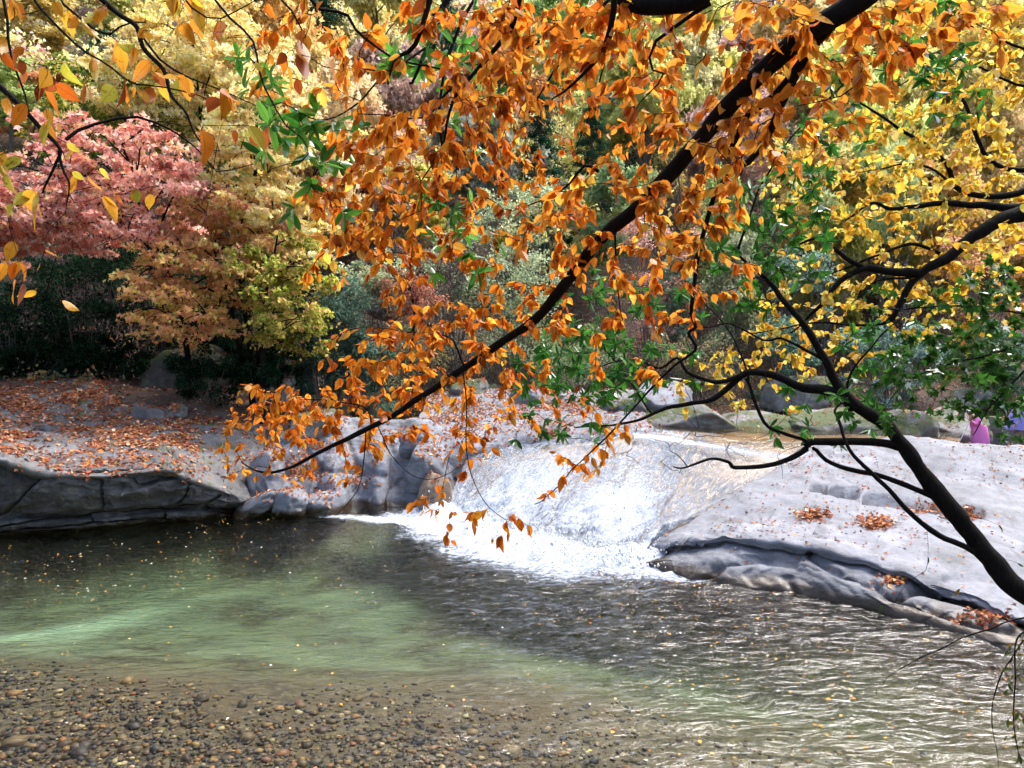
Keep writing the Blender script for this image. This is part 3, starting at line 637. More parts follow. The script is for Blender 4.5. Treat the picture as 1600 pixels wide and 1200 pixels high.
# ------------------------------------------------------------------ near trees
class Near:
    def __init__(s, name, base, label, cat='tree'):
        s.root = empty(name, base, label, cat); s.nodes = np.zeros((0, 3)); s.dist = np.zeros(0); s.dirs = np.zeros((0, 3)); s.tw = Acc()
        s.lp = []; s.ld = []; s.ln = []; s.ls = []; s.lc = []
    def path(s, pts, r0, r1, name='branch', sides=10, kink=0.012, world=False, nodes=True, step=0.05, rad=None):
        "branch through photo points (px, py, Y), or world points"
        W = np.array([p if (world or len(p) == 4) else at(*p) for p in [q[:3] for q in pts]], float) if not world else np.array(pts, float)
        L = np.linalg.norm(np.diff(W, axis=0), axis=1).sum(); n = max(6, int(L / step))
        Q = catmull(W, n); k = kink * L ** 0.3
        Q[1:-1] += k * np.stack([fbm(Q, 3.0, 3, 5), fbm(Q, 3.0, 3, 6), fbm(Q, 3.0, 3, 7)], -1)[1:-1]
        t = np.linspace(0, 1, n); R = (r0 + (r1 - r0) * t ** 0.9) * (1 + 0.10 * fbm(Q, 9.0, 2, 3))
        V, F = tube(Q, R, sides); link(name, mesh_np(name, V, F), MAT['bark'], s.root)
        if nodes:
            d0 = 0 if not len(s.nodes) else s.dist[np.argmin(((s.nodes - Q[0]) ** 2).sum(1))]
            s.add_nodes(Q, d0)
        return Q
    def add_nodes(s, Q, d0):
        dd = d0 + np.concatenate([[0], np.cumsum(np.linalg.norm(np.diff(Q, axis=0), axis=1))])
        s.nodes = np.vstack([s.nodes, Q]); s.dist = np.concatenate([s.dist, dd]); s.dirs = np.vstack([s.dirs, unit(np.gradient(Q, axis=0))])
    def grow(s, T, leafer, rt=0.0034, sag=0.12, wdist=0.22):
        "attach every cluster point T to the nearest wood with a twig, nearest first"
        T = np.array(T, float); left = list(range(len(T)))
        best = np.full(len(T), 1e9); bi = np.zeros(len(T), int)
        def upd(a, b):
            D = np.sqrt(((T[:, None] - s.nodes[None, a:b]) ** 2).sum(2)) + wdist * 0.15 * s.dist[None, a:b]
            up = np.maximum(0, T[:, None, 2] - s.nodes[None, a:b, 2]); D = D + 0.35 * up
            j = D.argmin(1); v = D[np.arange(len(T)), j]; m_ = v < best; best[m_] = v[m_]; bi[m_] = j[m_] + a
        for a in range(0, len(s.nodes), 400): upd(a, min(a + 400, len(s.nodes)))
        done = np.zeros(len(T), bool)
        for _ in range(len(T)):
            i = int(np.where(done, 1e9, best).argmin()); done[i] = True
            a = s.nodes[bi[i]]; b = T[i]; L = np.linalg.norm(b - a)
            d0 = s.dirs[bi[i]] * 0.35 * L; c1 = a + d0 + rng.normal(size=3) * 0.06 * L; c2 = b - (b - a) * 0.3 + np.array((0, 0, sag * L)) + rng.normal(size=3) * 0.05 * L
            n = max(5, int(L / 0.045)); t = np.linspace(0, 1, n)[:, None]
            Q = (1 - t) ** 3 * a + 3 * (1 - t) ** 2 * t * c1 + 3 * (1 - t) * t * t * c2 + t ** 3 * b
            Q[1:-1] += 0.006 * rng.normal(size=(n - 2, 3))
            R = rt * (0.6 + 0.9 * min(L, 1.0)) * (1 - 0.62 * t[:, 0]); V, F = tube(Q, R, 4); s.tw.add(V, F)
            k0 = len(s.nodes); s.add_nodes(Q[1:], s.dist[bi[i]]); upd(k0, len(s.nodes))
            leafer(s, Q, i)
    def leaf(s, P, D, Nn, S_, col): s.lp.append(P); s.ld.append(D); s.ln.append(Nn); s.ls.append(S_); s.lc.append(col)
    def finish(s, tm, mat, single=300, name='leaf'):
        if s.tw.n: o = link('twigs', s.tw.mesh('twigs'), MAT['bark'], s.root); o['kind'] = 'stuff'
        if not s.lp: return
        P = np.vstack(s.lp); D = np.vstack(s.ld); Nn = np.vstack(s.ln); Z = np.concatenate(s.ls); col = np.vstack(s.lc)
        px, py, fy = to_px(P + D * Z[:, None] * .5); view = unit(P - CAM)
        X, Yv, Zv = frames(D, Nn); ar = Z / np.maximum(fy, .2) * (0.25 + np.abs((Zv * view).sum(1)))
        ar[(px < 0) | (px > 1600) | (py < 0) | (py > 1200) | (fy < 0.3)] = 0
        order = np.argsort(-ar); one = order[:single]; one = one[ar[one] > 0]; rest = np.setdiff1d(np.arange(len(P)), one)
        ms = tmpl_meshes(name, tm)
        for q in ms: q.materials.append(MAT[mat])
        pk = rng.integers(0, len(tm), len(P)); inv = Matrix.Translation(-s.root.location)
        for i in one:
            o = bpy.data.objects.new(name, ms[pk[i]]); C.objects.link(o); o.parent = s.root; o.matrix_parent_inverse = inv
            M = np.eye(4); M[:3, 0] = X[i] * Z[i]; M[:3, 1] = Yv[i] * Z[i]; M[:3, 2] = Zv[i] * Z[i]; M[:3, 3] = P[i]
            o.matrix_basis = Matrix(M.tolist()); o.color = (*[float(c) for c in col[i]], 1)
        if len(rest):
            o = link('foliage', leaf_mesh('foliage', tm, P[rest], D[rest], Nn[rest], Z[rest], col[rest], pick=pk[rest]), MAT[mat], s.root); o['kind'] = 'stuff'
        return len(P)
def cells(rows, depth, mult=1.0, r0=0, c0=0, cell=50, spread=0.3):
    "leaf clusters out of a coarse count map: one character per 50-pixel cell of the photograph"
    out = []
    for r, line in enumerate(rows):
        for c, ch in enumerate(line):
            if ch in '0. ': continue
            k = int(ch) * mult; k = int(k) + (rng.random() < k - int(k))
            for _ in range(k):
                px = (c + c0 + rng.random()) * cell; py = (r + r0 + rng.random()) * cell
                out.append(at(px, py, max(1.2, depth(px, py) + spread * rng.normal())))
    return out
ORANGE = [(.70, .25, .025), (.74, .31, .035), (.62, .19, .018), (.45, .11, .014), (.76, .40, .06), (.25, .06, .014)]
def droop_leafer(size, cols, w, nl=(4, 8), span=0.22, down=0.75, colf=None):
    def f(s, Q, i):
        k = int(rng.integers(nl[0], nl[1] + 1)); n = len(Q)
        if k < 1: return
        L = np.linalg.norm(np.diff(Q, axis=0), axis=1).sum()
        t = 1 - np.minimum(1, span / max(L, 1e-3)) * np.sort(rng.random(k)) ** 1.1; t[0] = 1
        ix = np.clip((t * (n - 1)).round().astype(int), 1, n - 1); P = Q[ix]; T = unit(Q[ix] - Q[np.maximum(ix - 2, 0)])
        sd_ = np.cross(T, (0, 0, 1)); sd_ = unit(sd_) * np.where(np.arange(k) % 2, 1, -1)[:, None]
        D = unit(0.55 * T + 0.65 * sd_ * rng.random((k, 1)) + np.array((0, 0, -down)) + 0.30 * rng.normal(size=(k, 3)))
        Nn = rng.normal(size=(k, 3)) * 0.75 + np.array((0, 0, 0.7)) + 0.35 * sd_
        Nn = Nn * np.where(rng.random((k, 1)) < .85, 1, -1)
        Z = size * np.clip(rng.normal(1, .28, k), .42, 1.6); px, py, _ = to_px(P[0])
        s.leaf(P, D, Nn, Z, palette(k, cols, w if colf is None else colf(float(px), float(py))))
    return f
# ---- the orange tree whose long bough crosses the picture
OR_MAP = ["00000000110112234443222233332212",
          "00000000101112233332111123322101",
          "00000000102100221112211222220000",
          "00000000010123331001222322100000",
          "00000000003333330001223221000000",
          "00000000013443321112222110000000",
          "00000000024443212221332100000000",
          "00000000004443221211331000000000",
          "00000000011121221222321100000000",
          "00000000000022333202211000000000",
          "00000000000244232210110000000000",
          "00000000003543222111100000000000",
          "00000003555443221110000000000000",
          "00000003443321221011000000000000",
          "00000001221100100110000000000000",
          "00000000000001000000000000000000",
          "00000000000000000000000000000000"]
def or_depth(px, py): return float(np.interp(py + 0.18 * (900 - px), [-100, 100, 300, 480, 620, 760], [2.5, 2.7, 3.05, 3.6, 4.1, 4.5]))
gz = float(ground_z(3.6, 2.4))
T = Near('beech_tree', (3.6, 2.4, gz), 'dark tree whose long bough of orange leaves sweeps across the picture to the fluted rock')
T.path([(3.6, 2.4, gz - .2), (3.5, 2.4, gz + 1.5), (3.25, 2.42, gz + 2.8), (2.9, 2.45, 6.9), (2.5, 2.5, 8.2)], .17, .09, 'trunk', 14, world=True, nodes=False)
def wpx(*pts): return [at(*p) for p in pts]
M1 = wpx((1420, -75, 2.62), (1350, -2, 2.68), (1250, 66, 2.78), (1172, 132, 2.9), (1085, 230, 3.1), (1000, 320, 3.3), (930, 385, 3.48), (870, 458, 3.68), (812, 520, 3.88), (740, 566, 4.08), (640, 632, 4.28), (560, 678, 4.42), (500, 706, 4.52), (440, 735, 4.58), (402, 738, 4.62), (378, 722, 4.62))
M1q = T.path([(2.95, 2.44, 6.75), (2.3, 2.52, 6.3)] + M1, .052, .0035, 'bough', 12, .006, True, step=.04)
T.path([(2.9, 2.45, 6.9), (2.2, 2.5, 6.6)] + wpx((1180, -70, 2.6), (1090, -4, 2.62), (1030, 5, 2.65), (975, -5, 2.68), (900, -60, 2.75), (760, -140, 2.9)), .045, .02, 'bough', 12, .006, True, step=.04)
T.path(wpx((1300, 38, 2.75), (1252, 100, 2.85), (1212, 150, 2.95), (1170, 180, 3.02), (1150, 222, 3.1), (1138, 242, 3.12)), .02, .009, world=True)
T.path(wpx((1302, 40, 2.75), (1262, 92, 2.8), (1228, 150, 2.9), (1203, 215, 3.1), (1150, 258, 3.4), (1118, 300, 3.6), (1101, 370, 3.7), (1090, 430, 3.75), (1078, 480, 3.8), (1086, 508, 3.8), (1075, 520, 3.82), (1086, 545, 3.85), (1050, 572, 3.9), (1002, 622, 4.0), (958, 672, 4.1), (905, 722, 4.2), (868, 762, 4.25), (835, 788, 4.3)), .017, .002, world=True)
T.path(wpx((960, -30, 2.6), (953, 30, 2.65), (942, 72, 2.7), (920, 105, 2.75), (890, 135, 2.8), (862, 155, 2.85)), .013, .003, world=True)
T.path(wpx((1110, 5, 2.66), (1065, 32, 2.7), (1016, 68, 2.75), (1015, 108, 2.78), (1034, 120, 2.8), (1000, 160, 2.85)), .008, .002, world=True)
T.path(wpx((830, -90, 2.8), (800, 28, 2.85), (785, 55, 2.9), (760, 88, 2.95), (735, 122, 3.0), (712, 155, 3.02), (700, 190, 3.05), (690, 235, 3.1), (660, 280, 3.15)), .012, .003, world=True)
T.path(wpx((735, 122, 3.0), (698, 150, 3.05), (682, 172, 3.05), (650, 190, 3.1), (560, 178, 3.15)), .006, .002, world=True)
T.path(wpx((700, -120, 2.8), (655, 62, 2.85), (622, 95, 2.9), (606, 132, 2.95)), .012, .004, world=True)
T.path(wpx((450, -120, 2.7), (485, 0, 2.75), (540, 22, 2.8), (556, 46, 2.82), (578, 68, 2.85), (620, 96, 2.9), (662, 108, 2.95), (735, 120, 3.0)), .007, .003, world=True)
T.path(wpx((935, 268, 3.28), (912, 262, 3.3), (890, 290, 3.35), (860, 310, 3.4), (800, 330, 3.45)), .008, .002, world=True)
T.path(wpx((960, 345, 3.4), (962, 400, 3.5), (966, 450, 3.6), (973, 500, 3.7)), .006, .002, world=True)
T.path(wpx((725, 572, 4.1), (712, 530, 4.12), (690, 520, 4.15), (660, 500, 4.2), (640, 520, 4.25)), .007, .002, world=True)
T.path(wpx((580, 660, 4.4), (572, 640, 4.42), (545, 632, 4.45), (480, 625, 4.5), (420, 640, 4.55)), .005, .002, world=True)
T.path(wpx((572, 668, 4.42), (568, 715, 4.42), (560, 760, 4.42), (540, 790, 4.4), (525, 805, 4.4)), .004, .0015, world=True)
T.path(wpx((722, 575, 4.1), (728, 640, 4.12), (730, 700, 4.15), (740, 745, 4.18), (760, 785, 4.2), (790, 812, 4.25)), .004, .0015, world=True)
T.path(wpx((590, 665, 4.4), (610, 710, 4.35), (650, 745, 4.3), (690, 745, 4.28), (735, 720, 4.25)), .003, .0015, world=True)
def or_w(px, py):
    if px > 1000 and py < 420: return [3, 4, 2, 1, 5, .6]      # tan-gold towards the upper right
    if py > 500: return [5, 4, 3.5, 1.2, 1, .4]
    return [4, 4, 3, 1.6, 2, .9]
lf = droop_leafer(.05, ORANGE, None, (6, 11), .24, .7, or_w)
T.grow(cells(OR_MAP, lambda a, b: or_depth(a, b) + .25, 2.1, spread=.22), lf)
# small sprigs hanging over the waterfall and the bank
SPR = [(645, 785, 4.3), (662, 780, 4.3), (682, 775, 4.3), (712, 800, 4.3), (705, 845, 4.3), (698, 830, 4.3), (745, 800, 4.3), (738, 815, 4.25), (770, 842, 4.25), (800, 805, 4.3), (815, 815, 4.3), (826, 832, 4.3), (795, 832, 4.3), (850, 772, 4.3), (862, 765, 4.3), (880, 745, 4.2), (915, 730, 4.2), (935, 705, 4.15), (950, 690, 4.1), (925, 715, 4.15), (400, 765, 4.6), (735, 690, 4.2), (745, 715, 4.2), (722, 735, 4.2)]
T.grow([at(*p) for p in SPR], droop_leafer(.06, [ORANGE[0], ORANGE[2], ORANGE[3]], [3, 4, 2.5], (3, 5), .10, .8), .0022)
T.finish(OV, 'leaf_near', 300)
# ---- a second orange tree a little farther off, smaller leaves in the picture
gz = float(ground_z(6.6, 5.2))
T = Near('beech_tree', (6.6, 5.2, gz), 'farther tree with dense small bright orange leaves above the middle of the stream')
T.path([(6.6, 5.2, gz - .2), (6.4, 5.4, gz + 2), (6.0, 5.7, gz + 5), (5.2, 6.1, 9.6), (4.6, 6.2, 10.5)], .2, .08, 'trunk', 12, world=True, nodes=False)
q = T.path([(5.3, 6.1, 9.5), (4.0, 6.3, 9.6)] + wpx((1250, -160, 6.5), (1100, -90, 6.6), (980, -30, 6.7), (900, 60, 6.8), (850, 130, 6.9), (815, 200, 7.0)), .04, .006, 'bough', 8, .01, True)
T.path(wpx((1000, -40, 6.7), (960, 40, 6.8), (940, 120, 7), (900, 230, 7.1)), .015, .004, world=True)
T.path(wpx((900, 50, 6.8), (850, 60, 6.9), (790, 95, 7.0), (740, 140, 7.1)), .015, .004, world=True)
O2 = ["00000000000000123310000000000000", "00000000000000245443200000000000", "00000000000001355554200000000000", "00000000000001255443100000000000", "00000000000000025222000000000000", "00000000000000003121000000000000"]
T.grow(cells(O2, lambda a, b: 6.9, 1.35, spread=.35), droop_leafer(.078, ORANGE, [5, 5, 4, 1, 2, .3], (5, 9), .35, .8), .0035)
T.finish(OV, 'leaf_near', 300)
# ---- upper left: thin dark boughs with sparse large yellow-orange leaves
gz = float(ground_z(-3.6, 2.0))
T = Near('hornbeam_tree', (-3.6, 2.0, gz), 'tree with thin dark boughs and few large yellow-orange leaves at the upper left')
T.path([(-3.6, 2.0, gz - .2), (-3.5, 2.0, gz + 1.5), (-3.3, 2.05, 5.5), (-3.0, 2.1, 7)], .13, .06, 'trunk', 12, world=True, nodes=False)
L = 2.55
T.path([(-3.35, 2.05, 5.4), (-2.4, 2.3, 5.45)] + wpx((-60, 90, L), (0, 136, L), (30, 164, L), (62, 198, L), (94, 232, L), (88, 256, L), (66, 302, L)), .014, .003, 'bough', 8, .004, True)
T.path(wpx((92, 236, L), (100, 265, L), (112, 290, L), (104, 318, L)), .005, .002, world=True)
T.path(wpx((103, 218, L), (140, 197, L + .05), (200, 184, L + .1), (256, 198, L + .1), (292, 216, L + .1), (322, 242, L + .1), (346, 270, L + .1), (396, 256, L + .1)), .0055, .0015, world=True)
up = [(-3.2, 2.07, 6.2), (-2.2, 2.3, 6.0)]
q = T.path(up + wpx((60, -90, L), (155, -2, L), (186, 25, L), (213, 43, L), (225, 76, L), (256, 108, L), (268, 146, L), (292, 174, L), (306, 208, L), (330, 240, L)), .012, .0025, 'bough', 8, .004, True)
T.path(wpx((20, -60, L), (50, 0, L), (82, 36, L), (122, 76, L), (162, 101, L), (202, 128, L), (250, 131, L), (310, 145, L), (372, 176, L)), .005, .0015, world=True)
T.path(wpx((-30, -80, L), (2, 0, L), (10, 60, L), (25, 112, L), (40, 150, L), (46, 178, L)), .006, .0025, world=True)
T.path(wpx((60, -60, L), (90, 0, L), (130, 36, L), (165, 58, L), (195, 40, L), (228, 35, L)), .005, .002, world=True)
T.path(wpx((213, 43, L), (250, 90, L), (300, 120, L), (350, 140, L), (400, 165, L)), .004, .0015, world=True)
T.path(wpx((250, -60, L), (300, 10, L), (345, 25, L), (400, 0, L)), .004, .0015, world=True)
T.path(wpx((300, -80, L + .1), (345, 10, L + .1), (398, 60, L + .1), (410, 115, L + .1), (440, 190, L + .1), (470, 215, L + .1), (478, 245, L + .1), (420, 265, L + .1)), .0045, .0015, world=True)
T.path(wpx((400, -40, L + .1), (455, 10, L + .1), (480, 55, L + .1), (490, 95, L + .1), (530, 110, L + .1)), .004, .0015, world=True)
YL = [(15, 12), (22, 20), (85, 15), (112, 35), (152, 25), (160, 50), (135, 45), (270, 12), (300, 15), (278, 50), (230, 60), (340, 45), (330, 75), (120, 105), (148, 105), (190, 85), (210, 85), (185, 82), (237, 112), (250, 125), (262, 125), (275, 130), (290, 135), (40, 122), (75, 200), (95, 205), (115, 240), (135, 145), (178, 147), (205, 150), (223, 152), (250, 155), (315, 150), (340, 165), (350, 150), (315, 215), (365, 215), (395, 215), (120, 285), (155, 275), (10, 285), (45, 310), (180, 315), (215, 310), (235, 315), (70, 402), (10, 422), (30, 420), (25, 450), (35, 455), (55, 465), (97, 482), (5, 95), (10, 70), (38, 88), (60, 145), (12, 165), (70, 150), (415, 20), (440, 95), (470, 95), (520, 105), (540, 115), (470, 60), (480, 70), (465, 135), (500, 20), (400, 110), (420, 210), (8, 250), (20, 330), (60, 330), (300, 40), (75, 120)]
def yl_col(px, py): return [1, 1, 5, 2.5, .4] if px < 80 and 60 < py < 180 else ([4.5, 3, .8, .5, 2.5] if px < 300 else [3, 2, 3, 2.5, 1])
YC = [(.66, .33, .03), (.62, .25, .025), (.52, .14, .015), (.30, .07, .015), (.48, .40, .05)]
T.grow([at(a, b - 12, L + .12 * rng.normal()) for a, b in YL], droop_leafer(.07, YC, None, (1, 3), .06, .9, yl_col), .0022, wdist=.1)
for _ in range(1): T.grow(cells(["1111111100", "1111111000", "1111111000", "1111110000", "0111111000", "1111100000", "1010000000"], lambda a, b: L + .15, 1.2, spread=.15), lambda s, Q, i: None, .0016)
T.finish(OV, 'leaf_near', 300)
# ---- broad-leaved evergreen sprigs hanging among the orange leaves
GREEN = [(.08, .26, .03), (.12, .34, .045), (.04, .15, .02), (.18, .42, .07)]
def whorl_leafer(size, n=(6, 9), cols=GREEN, w=(4, 4, 3, 1)):
    def f(s, Q, i):
        k = int(rng.integers(n[0], n[1] + 1)); a = unit(Q[-1] - Q[-3]); u = unit(np.cross(a, (0.3, .5, .8))); v = np.cross(a, u)
        th = np.linspace(0, 2 * math.pi, k, endpoint=False) + rng.random() * 6
        D = unit(np.cos(th)[:, None] * u + np.sin(th)[:, None] * v + 0.45 * a + np.array((0, 0, -.25)) + .18 * rng.normal(size=(k, 3)))
        Nn = a + np.array((0, 0, .7)) + .25 * rng.normal(size=(k, 3)); P = Q[-1] - a * (rng.random((k, 1)) * .03)
        s.leaf(P, D, Nn, size * np.clip(rng.normal(1, .18, k), .55, 1.4), palette(k, cols, w, .2))
    return f
gz = float(ground_z(4.9, 3.4))
T = Near('evergreen_tree', (4.9, 3.4, gz), 'broad-leaved evergreen whose green whorled sprigs hang among the orange leaves at upper centre')
T.path([(4.9, 3.4, gz - .2), (4.8, 3.4, gz + 2), (4.4, 3.5, 6.5), (3.8, 3.6, 8)], .13, .05, 'trunk', 10, world=True, nodes=False)
T.path([(4.1, 3.55, 7.2)] + wpx((1300, -140, 3.7), (1000, -130, 3.75), (780, -80, 3.7), (700, 0, 3.6), (672, 70, 3.6), (640, 130, 3.6)), .03, .006, 'bough', 8, .008, True)
T.path(wpx((780, -80, 3.7), (690, 120, 3.6), (690, 250, 3.6), (680, 330, 3.6)), .008, .003, world=True)
T.path(wpx((672, 70, 3.6), (600, 120, 3.4), (560, 165, 3.3), (500, 190, 3.2), (440, 160, 3.1)), .006, .002, world=True)
G1 = ["00000000000011100000000000000000", "00000001000022210000000000000000", "00000001200012110000000000000000", "00000000321100110000000000000000", "00000000221000100000000000000000", "00000000011000000000000000000000", "00000000011002300000000000000000", "00000000000002210000000000000000", "00000000000001100000000000000000"]
T.grow(cells(G1, lambda a, b: np.interp(a, [350, 500, 650, 750], [3.05, 3.2, 3.6, 3.7]), 1.3, spread=.12), whorl_leafer(.072), .0022)
T.finish(RH, 'leaf_green', 300)
# ---- leaning evergreen rooted at the lower right
gz = float(ground_z(5.3, 5.3))
D0 = 5.9
T = Near('leaning_tree', (5.3, 5.3, gz), 'dark leaning tree rising from the lower right corner in front of the pale boulder')
T.path([(5.3, 5.3, gz - .2), (4.9, 5.45, 2.1), (4.45, 5.6, 2.4)] + wpx((1600, 925, 5.7), (1560, 888, 5.75), (1520, 838, 5.8), (1480, 788, 5.85), (1440, 735, 5.9), (1410, 695, 5.95), (1380, 665, 6), (1340, 640, 6.05), (1312, 610, 6.1), (1290, 565, 6.15), (1258, 510, 6.2), (1216, 460, 6.3), (1188, 428, 6.35), (1150, 395, 6.4)), .104, .011, 'trunk', 16, .01, True, step=.06)
T.path(wpx((1335, 640, 6.05), (1300, 613, 6.1), (1250, 602, 6.1), (1200, 586, 6.15), (1165, 583, 6.15), (1138, 602, 6.2), (1110, 624, 6.2), (1078, 631, 6.25), (1040, 640, 6.3), (1000, 656, 6.3), (960, 664, 6.35), (900, 668, 6.4)), .042, .006, 'branch', 10, .01, True)
T.path(wpx((1165, 583, 6.15), (1120, 596, 6.15), (1075, 582, 6.15), (1058, 560, 6.2), (1030, 575, 6.2), (985, 560, 6.2), (920, 580, 6.3)), .02, .004, 'branch', 8, .01, True)
T.path(wpx((1412, 700, 5.95), (1370, 691, 5.95), (1270, 692, 5.95), (1262, 702, 5.95), (1240, 716, 5.95), (1200, 728, 5.95), (1150, 731, 5.95), (1138, 722, 5.95), (1110, 717, 5.95), (1070, 731, 5.95), (1052, 729, 5.95)), .035, .005, 'branch', 10, .006, True)
T.path(wpx((1075, 730, 5.95), (1062, 712, 5.95), (1045, 702, 5.95), (1052, 692, 5.95)), .005, .002, world=True)
T.path(wpx((1265, 692, 5.95), (1225, 678, 6.0), (1195, 664, 6.05), (1178, 630, 6.1), (1166, 592, 6.15)), .016, .012, world=True)
T.path(wpx((1270, 700, 5.95), (1300, 724, 5.92), (1340, 735, 5.9), (1375, 742, 5.88), (1432, 764, 5.86), (1466, 778, 5.86)), .014, .022, world=True)
T.path(wpx((1540, 872, 5.78), (1505, 852, 5.74), (1465, 834, 5.7), (1420, 798, 5.7), (1390, 762, 5.7), (1368, 740, 5.72), (1340, 714, 5.75), (1322, 690, 5.8), (1308, 655, 5.9), (1304, 640, 5.95), (1325, 622, 6.0)), .024, .008, world=True)
T.path(wpx((1290, 565, 6.15), (1262, 548, 6.2), (1220, 528, 6.25), (1190, 530, 6.3), (1140, 505, 6.35), (1100, 512, 6.4), (1040, 500, 6.4)), .014, .003, world=True)
T.path(wpx((1322, 618, 6.08), (1330, 585, 6.1), (1360, 545, 6.1), (1395, 505, 6.15), (1440, 480, 6.2)), .012, .003, world=True)
T.path(wpx((1170, 600, 6.15), (1158, 560, 6.2), (1140, 520, 6.25), (1110, 480, 6.3), (1060, 460, 6.3)), .009, .003, world=True)
T.path(wpx((1150, 395, 6.4), (1170, 340, 6.4), (1200, 270, 6.45), (1260, 190, 6.5), (1330, 120, 6.5), (1400, 80, 6.5)), .012, .004, world=True)
T.path(wpx((1020, 648, 6.3), (980, 590, 6.35), (940, 540, 6.4), (890, 500, 6.4)), .008, .003, world=True)
D_MAP = ["00000000000000000000000000022100", "00000000000000000000000000112210", "00000000000000000000000001111210", "00000000000000000000000002100110", "00000000000000000000000022100000", "00000000000000000000000133000000", "00000000000000000000000233000000", "00000000000000000000002232000000", "00000000000000000010001331000000", "00000000000000000123211200000000", "00000000000000000344310000121000", "00000000000000002344210000132000", "00000000000000002332000011220000", "00000000000000001210000011110000"]
T.grow(cells(D_MAP, lambda a, b: 6.25, 2.3, spread=.3), whorl_leafer(.088, (6, 10), [(.045, .17, .02), (.07, .24, .03), (.028, .10, .014), (.11, .32, .05)], (4, 3, 4, 1)), .0038)
T.grow(cells(["00000000000000000000001111100000", "00000000000000000000011221000000", "00000000000000000000112221100000", "00000000000000000000122222100000", "00000000000000000000222222110000", "00000000000000000001121111000000", "00000000000000000001111110000000"], lambda a, b: 6.2, 2.6, r0=8, spread=.25), lambda s, Q, i: None, .0038)
HT = [(1570 + 45 * rng.random(), 985 + 215 * rng.random(), 5.2 + .25 * rng.random()) for _ in range(85)] + [(1400, 1050, 5.3), (1440, 1030, 5.3), (1370, 1075, 5.3), (1480, 1010, 5.3), (1500, 920, 5.6), (1450, 870, 5.6), (1560, 820, 5.6), (1590, 880, 5.6), (1540, 960, 5.5), (1380, 945, 5.5), (1400, 940, 5.5)]
T.path([(4.5, 5.55, 2.4)] + wpx((1640, 975, 5.4), (1600, 968, 5.35), (1560, 980, 5.3), (1500, 1000, 5.3), (1440, 1030, 5.3), (1380, 1068, 5.3)), .009, .002, world=True)
T.path([(4.45, 5.5, 2.4)] + wpx((1650, 985, 5.3), (1590, 1000, 5.3), (1585, 1080, 5.28), (1590, 1190, 5.25)), .008, .003, world=True)
T.path(wpx((1600, 1000, 5.3), (1560, 1060, 5.3), (1552, 1130, 5.3), (1560, 1200, 5.3)), .005, .0015, world=True)
T.grow([at(*p) for p in HT], droop_leafer(.045, [(.05, .08, .015), (.25, .14, .02), (.10, .12, .02)], [4, 2, 2], (0, 3), .3, .8), .0024, sag=.2)
T.finish(RH, 'leaf_green', 300)
# ---- big dark limbs from the right with yellow leaves
gz = float(ground_z(8.2, 7.5))
T = Near('yellow_leaved_tree', (8.2, 7.5, gz), 'tree with thick dark limbs reaching in from the right under a curtain of yellow leaves')
T.path([(8.2, 7.5, gz - .2), (8.0, 7.5, gz + 3), (7.4, 7.6, 5.2), (7.0, 7.7, 7.5), (6.8, 7.9, 10)], .3, .12, 'trunk', 14, world=True, nodes=False)
Y0 = 7.6
T.path([(7.6, 7.6, 5.0), (6.2, 7.6, 5.95)] + wpx((1640, 318, Y0), (1600, 330, Y0), (1560, 346, Y0), (1522, 370, Y0), (1492, 394, Y0), (1460, 415, Y0), (1432, 440, Y0), (1412, 465, Y0), (1400, 482, Y0), (1380, 505, Y0)), .10, .018, 'bough', 14, .012, True, step=.06)
T.path([(7.5, 7.6, 5.3), (6.2, 7.7, 6.15)] + wpx((1640, 300, Y0 + .2), (1600, 322, Y0 + .2), (1530, 320, Y0 + .2), (1480, 318, Y0 + .2), (1430, 322, Y0 + .2), (1390, 326, Y0 + .2), (1360, 318, Y0 + .2), (1320, 345, Y0 + .2)), .06, .008, 'bough', 10, .01, True)
T.path(wpx((1436, 428, Y0), (1395, 426, Y0), (1352, 421, Y0), (1312, 440, Y0), (1290, 466, Y0), (1262, 498, Y0 + .1), (1235, 520, Y0 + .1)), .05, .006, 'branch', 10, .012, True)
T.path(wpx((1352, 421, Y0), (1322, 406, Y0), (1302, 386, Y0), (1278, 372, Y0), (1240, 384, Y0)), .028, .01, world=True)
T.path(wpx((1468, 396, Y0), (1422, 381, Y0), (1372, 400, Y0), (1318, 422, Y0 + .1), (1290, 430, Y0 + .1)), .02, .005, world=True)
T.path(wpx((1640, 290, Y0 + .3), (1560, 306, Y0 + .3), (1500, 296, Y0 + .3), (1482, 262, Y0 + .3), (1452, 228, Y0 + .3), (1410, 204, Y0 + .3), (1370, 180, Y0 + .3), (1330, 150, Y0 + .4), (1310, 120, Y0 + .4)), .035, .006, world=True)
T.path(wpx((1640, 272, Y0 + .4), (1560, 260, Y0 + .4), (1528, 225, Y0 + .4), (1511, 168, Y0 + .4), (1482, 132, Y0 + .4), (1440, 120, Y0 + .4), (1400, 135, Y0 + .4)), .03, .006, world=True)
T.path(wpx((1505, 298, Y0 + .3), (1450, 262, Y0 + .3), (1412, 255, Y0 + .3), (1385, 262, Y0 + .3), (1340, 270, Y0 + .4)), .016, .004, world=True)
T.path(wpx((1640, 135, Y0 + .5), (1585, 130, Y0 + .5), (1530, 105, Y0 + .5), (1480, 86, Y0 + .5), (1440, 85, Y0 + .5)), .018, .005, world=True)
T.path(wpx((1640, 85, Y0 + .5), (1580, 70, Y0 + .5), (1545, 50, Y0 + .5), (1500, 35, Y0 + .5), (1480, 10, Y0 + .5)), .016, .004, world=True)
T.path(wpx((1435, 436, Y0), (1400, 436, Y0), (1370, 440, Y0), (1350, 460, Y0), (1330, 475, Y0)), .014, .004, world=True)
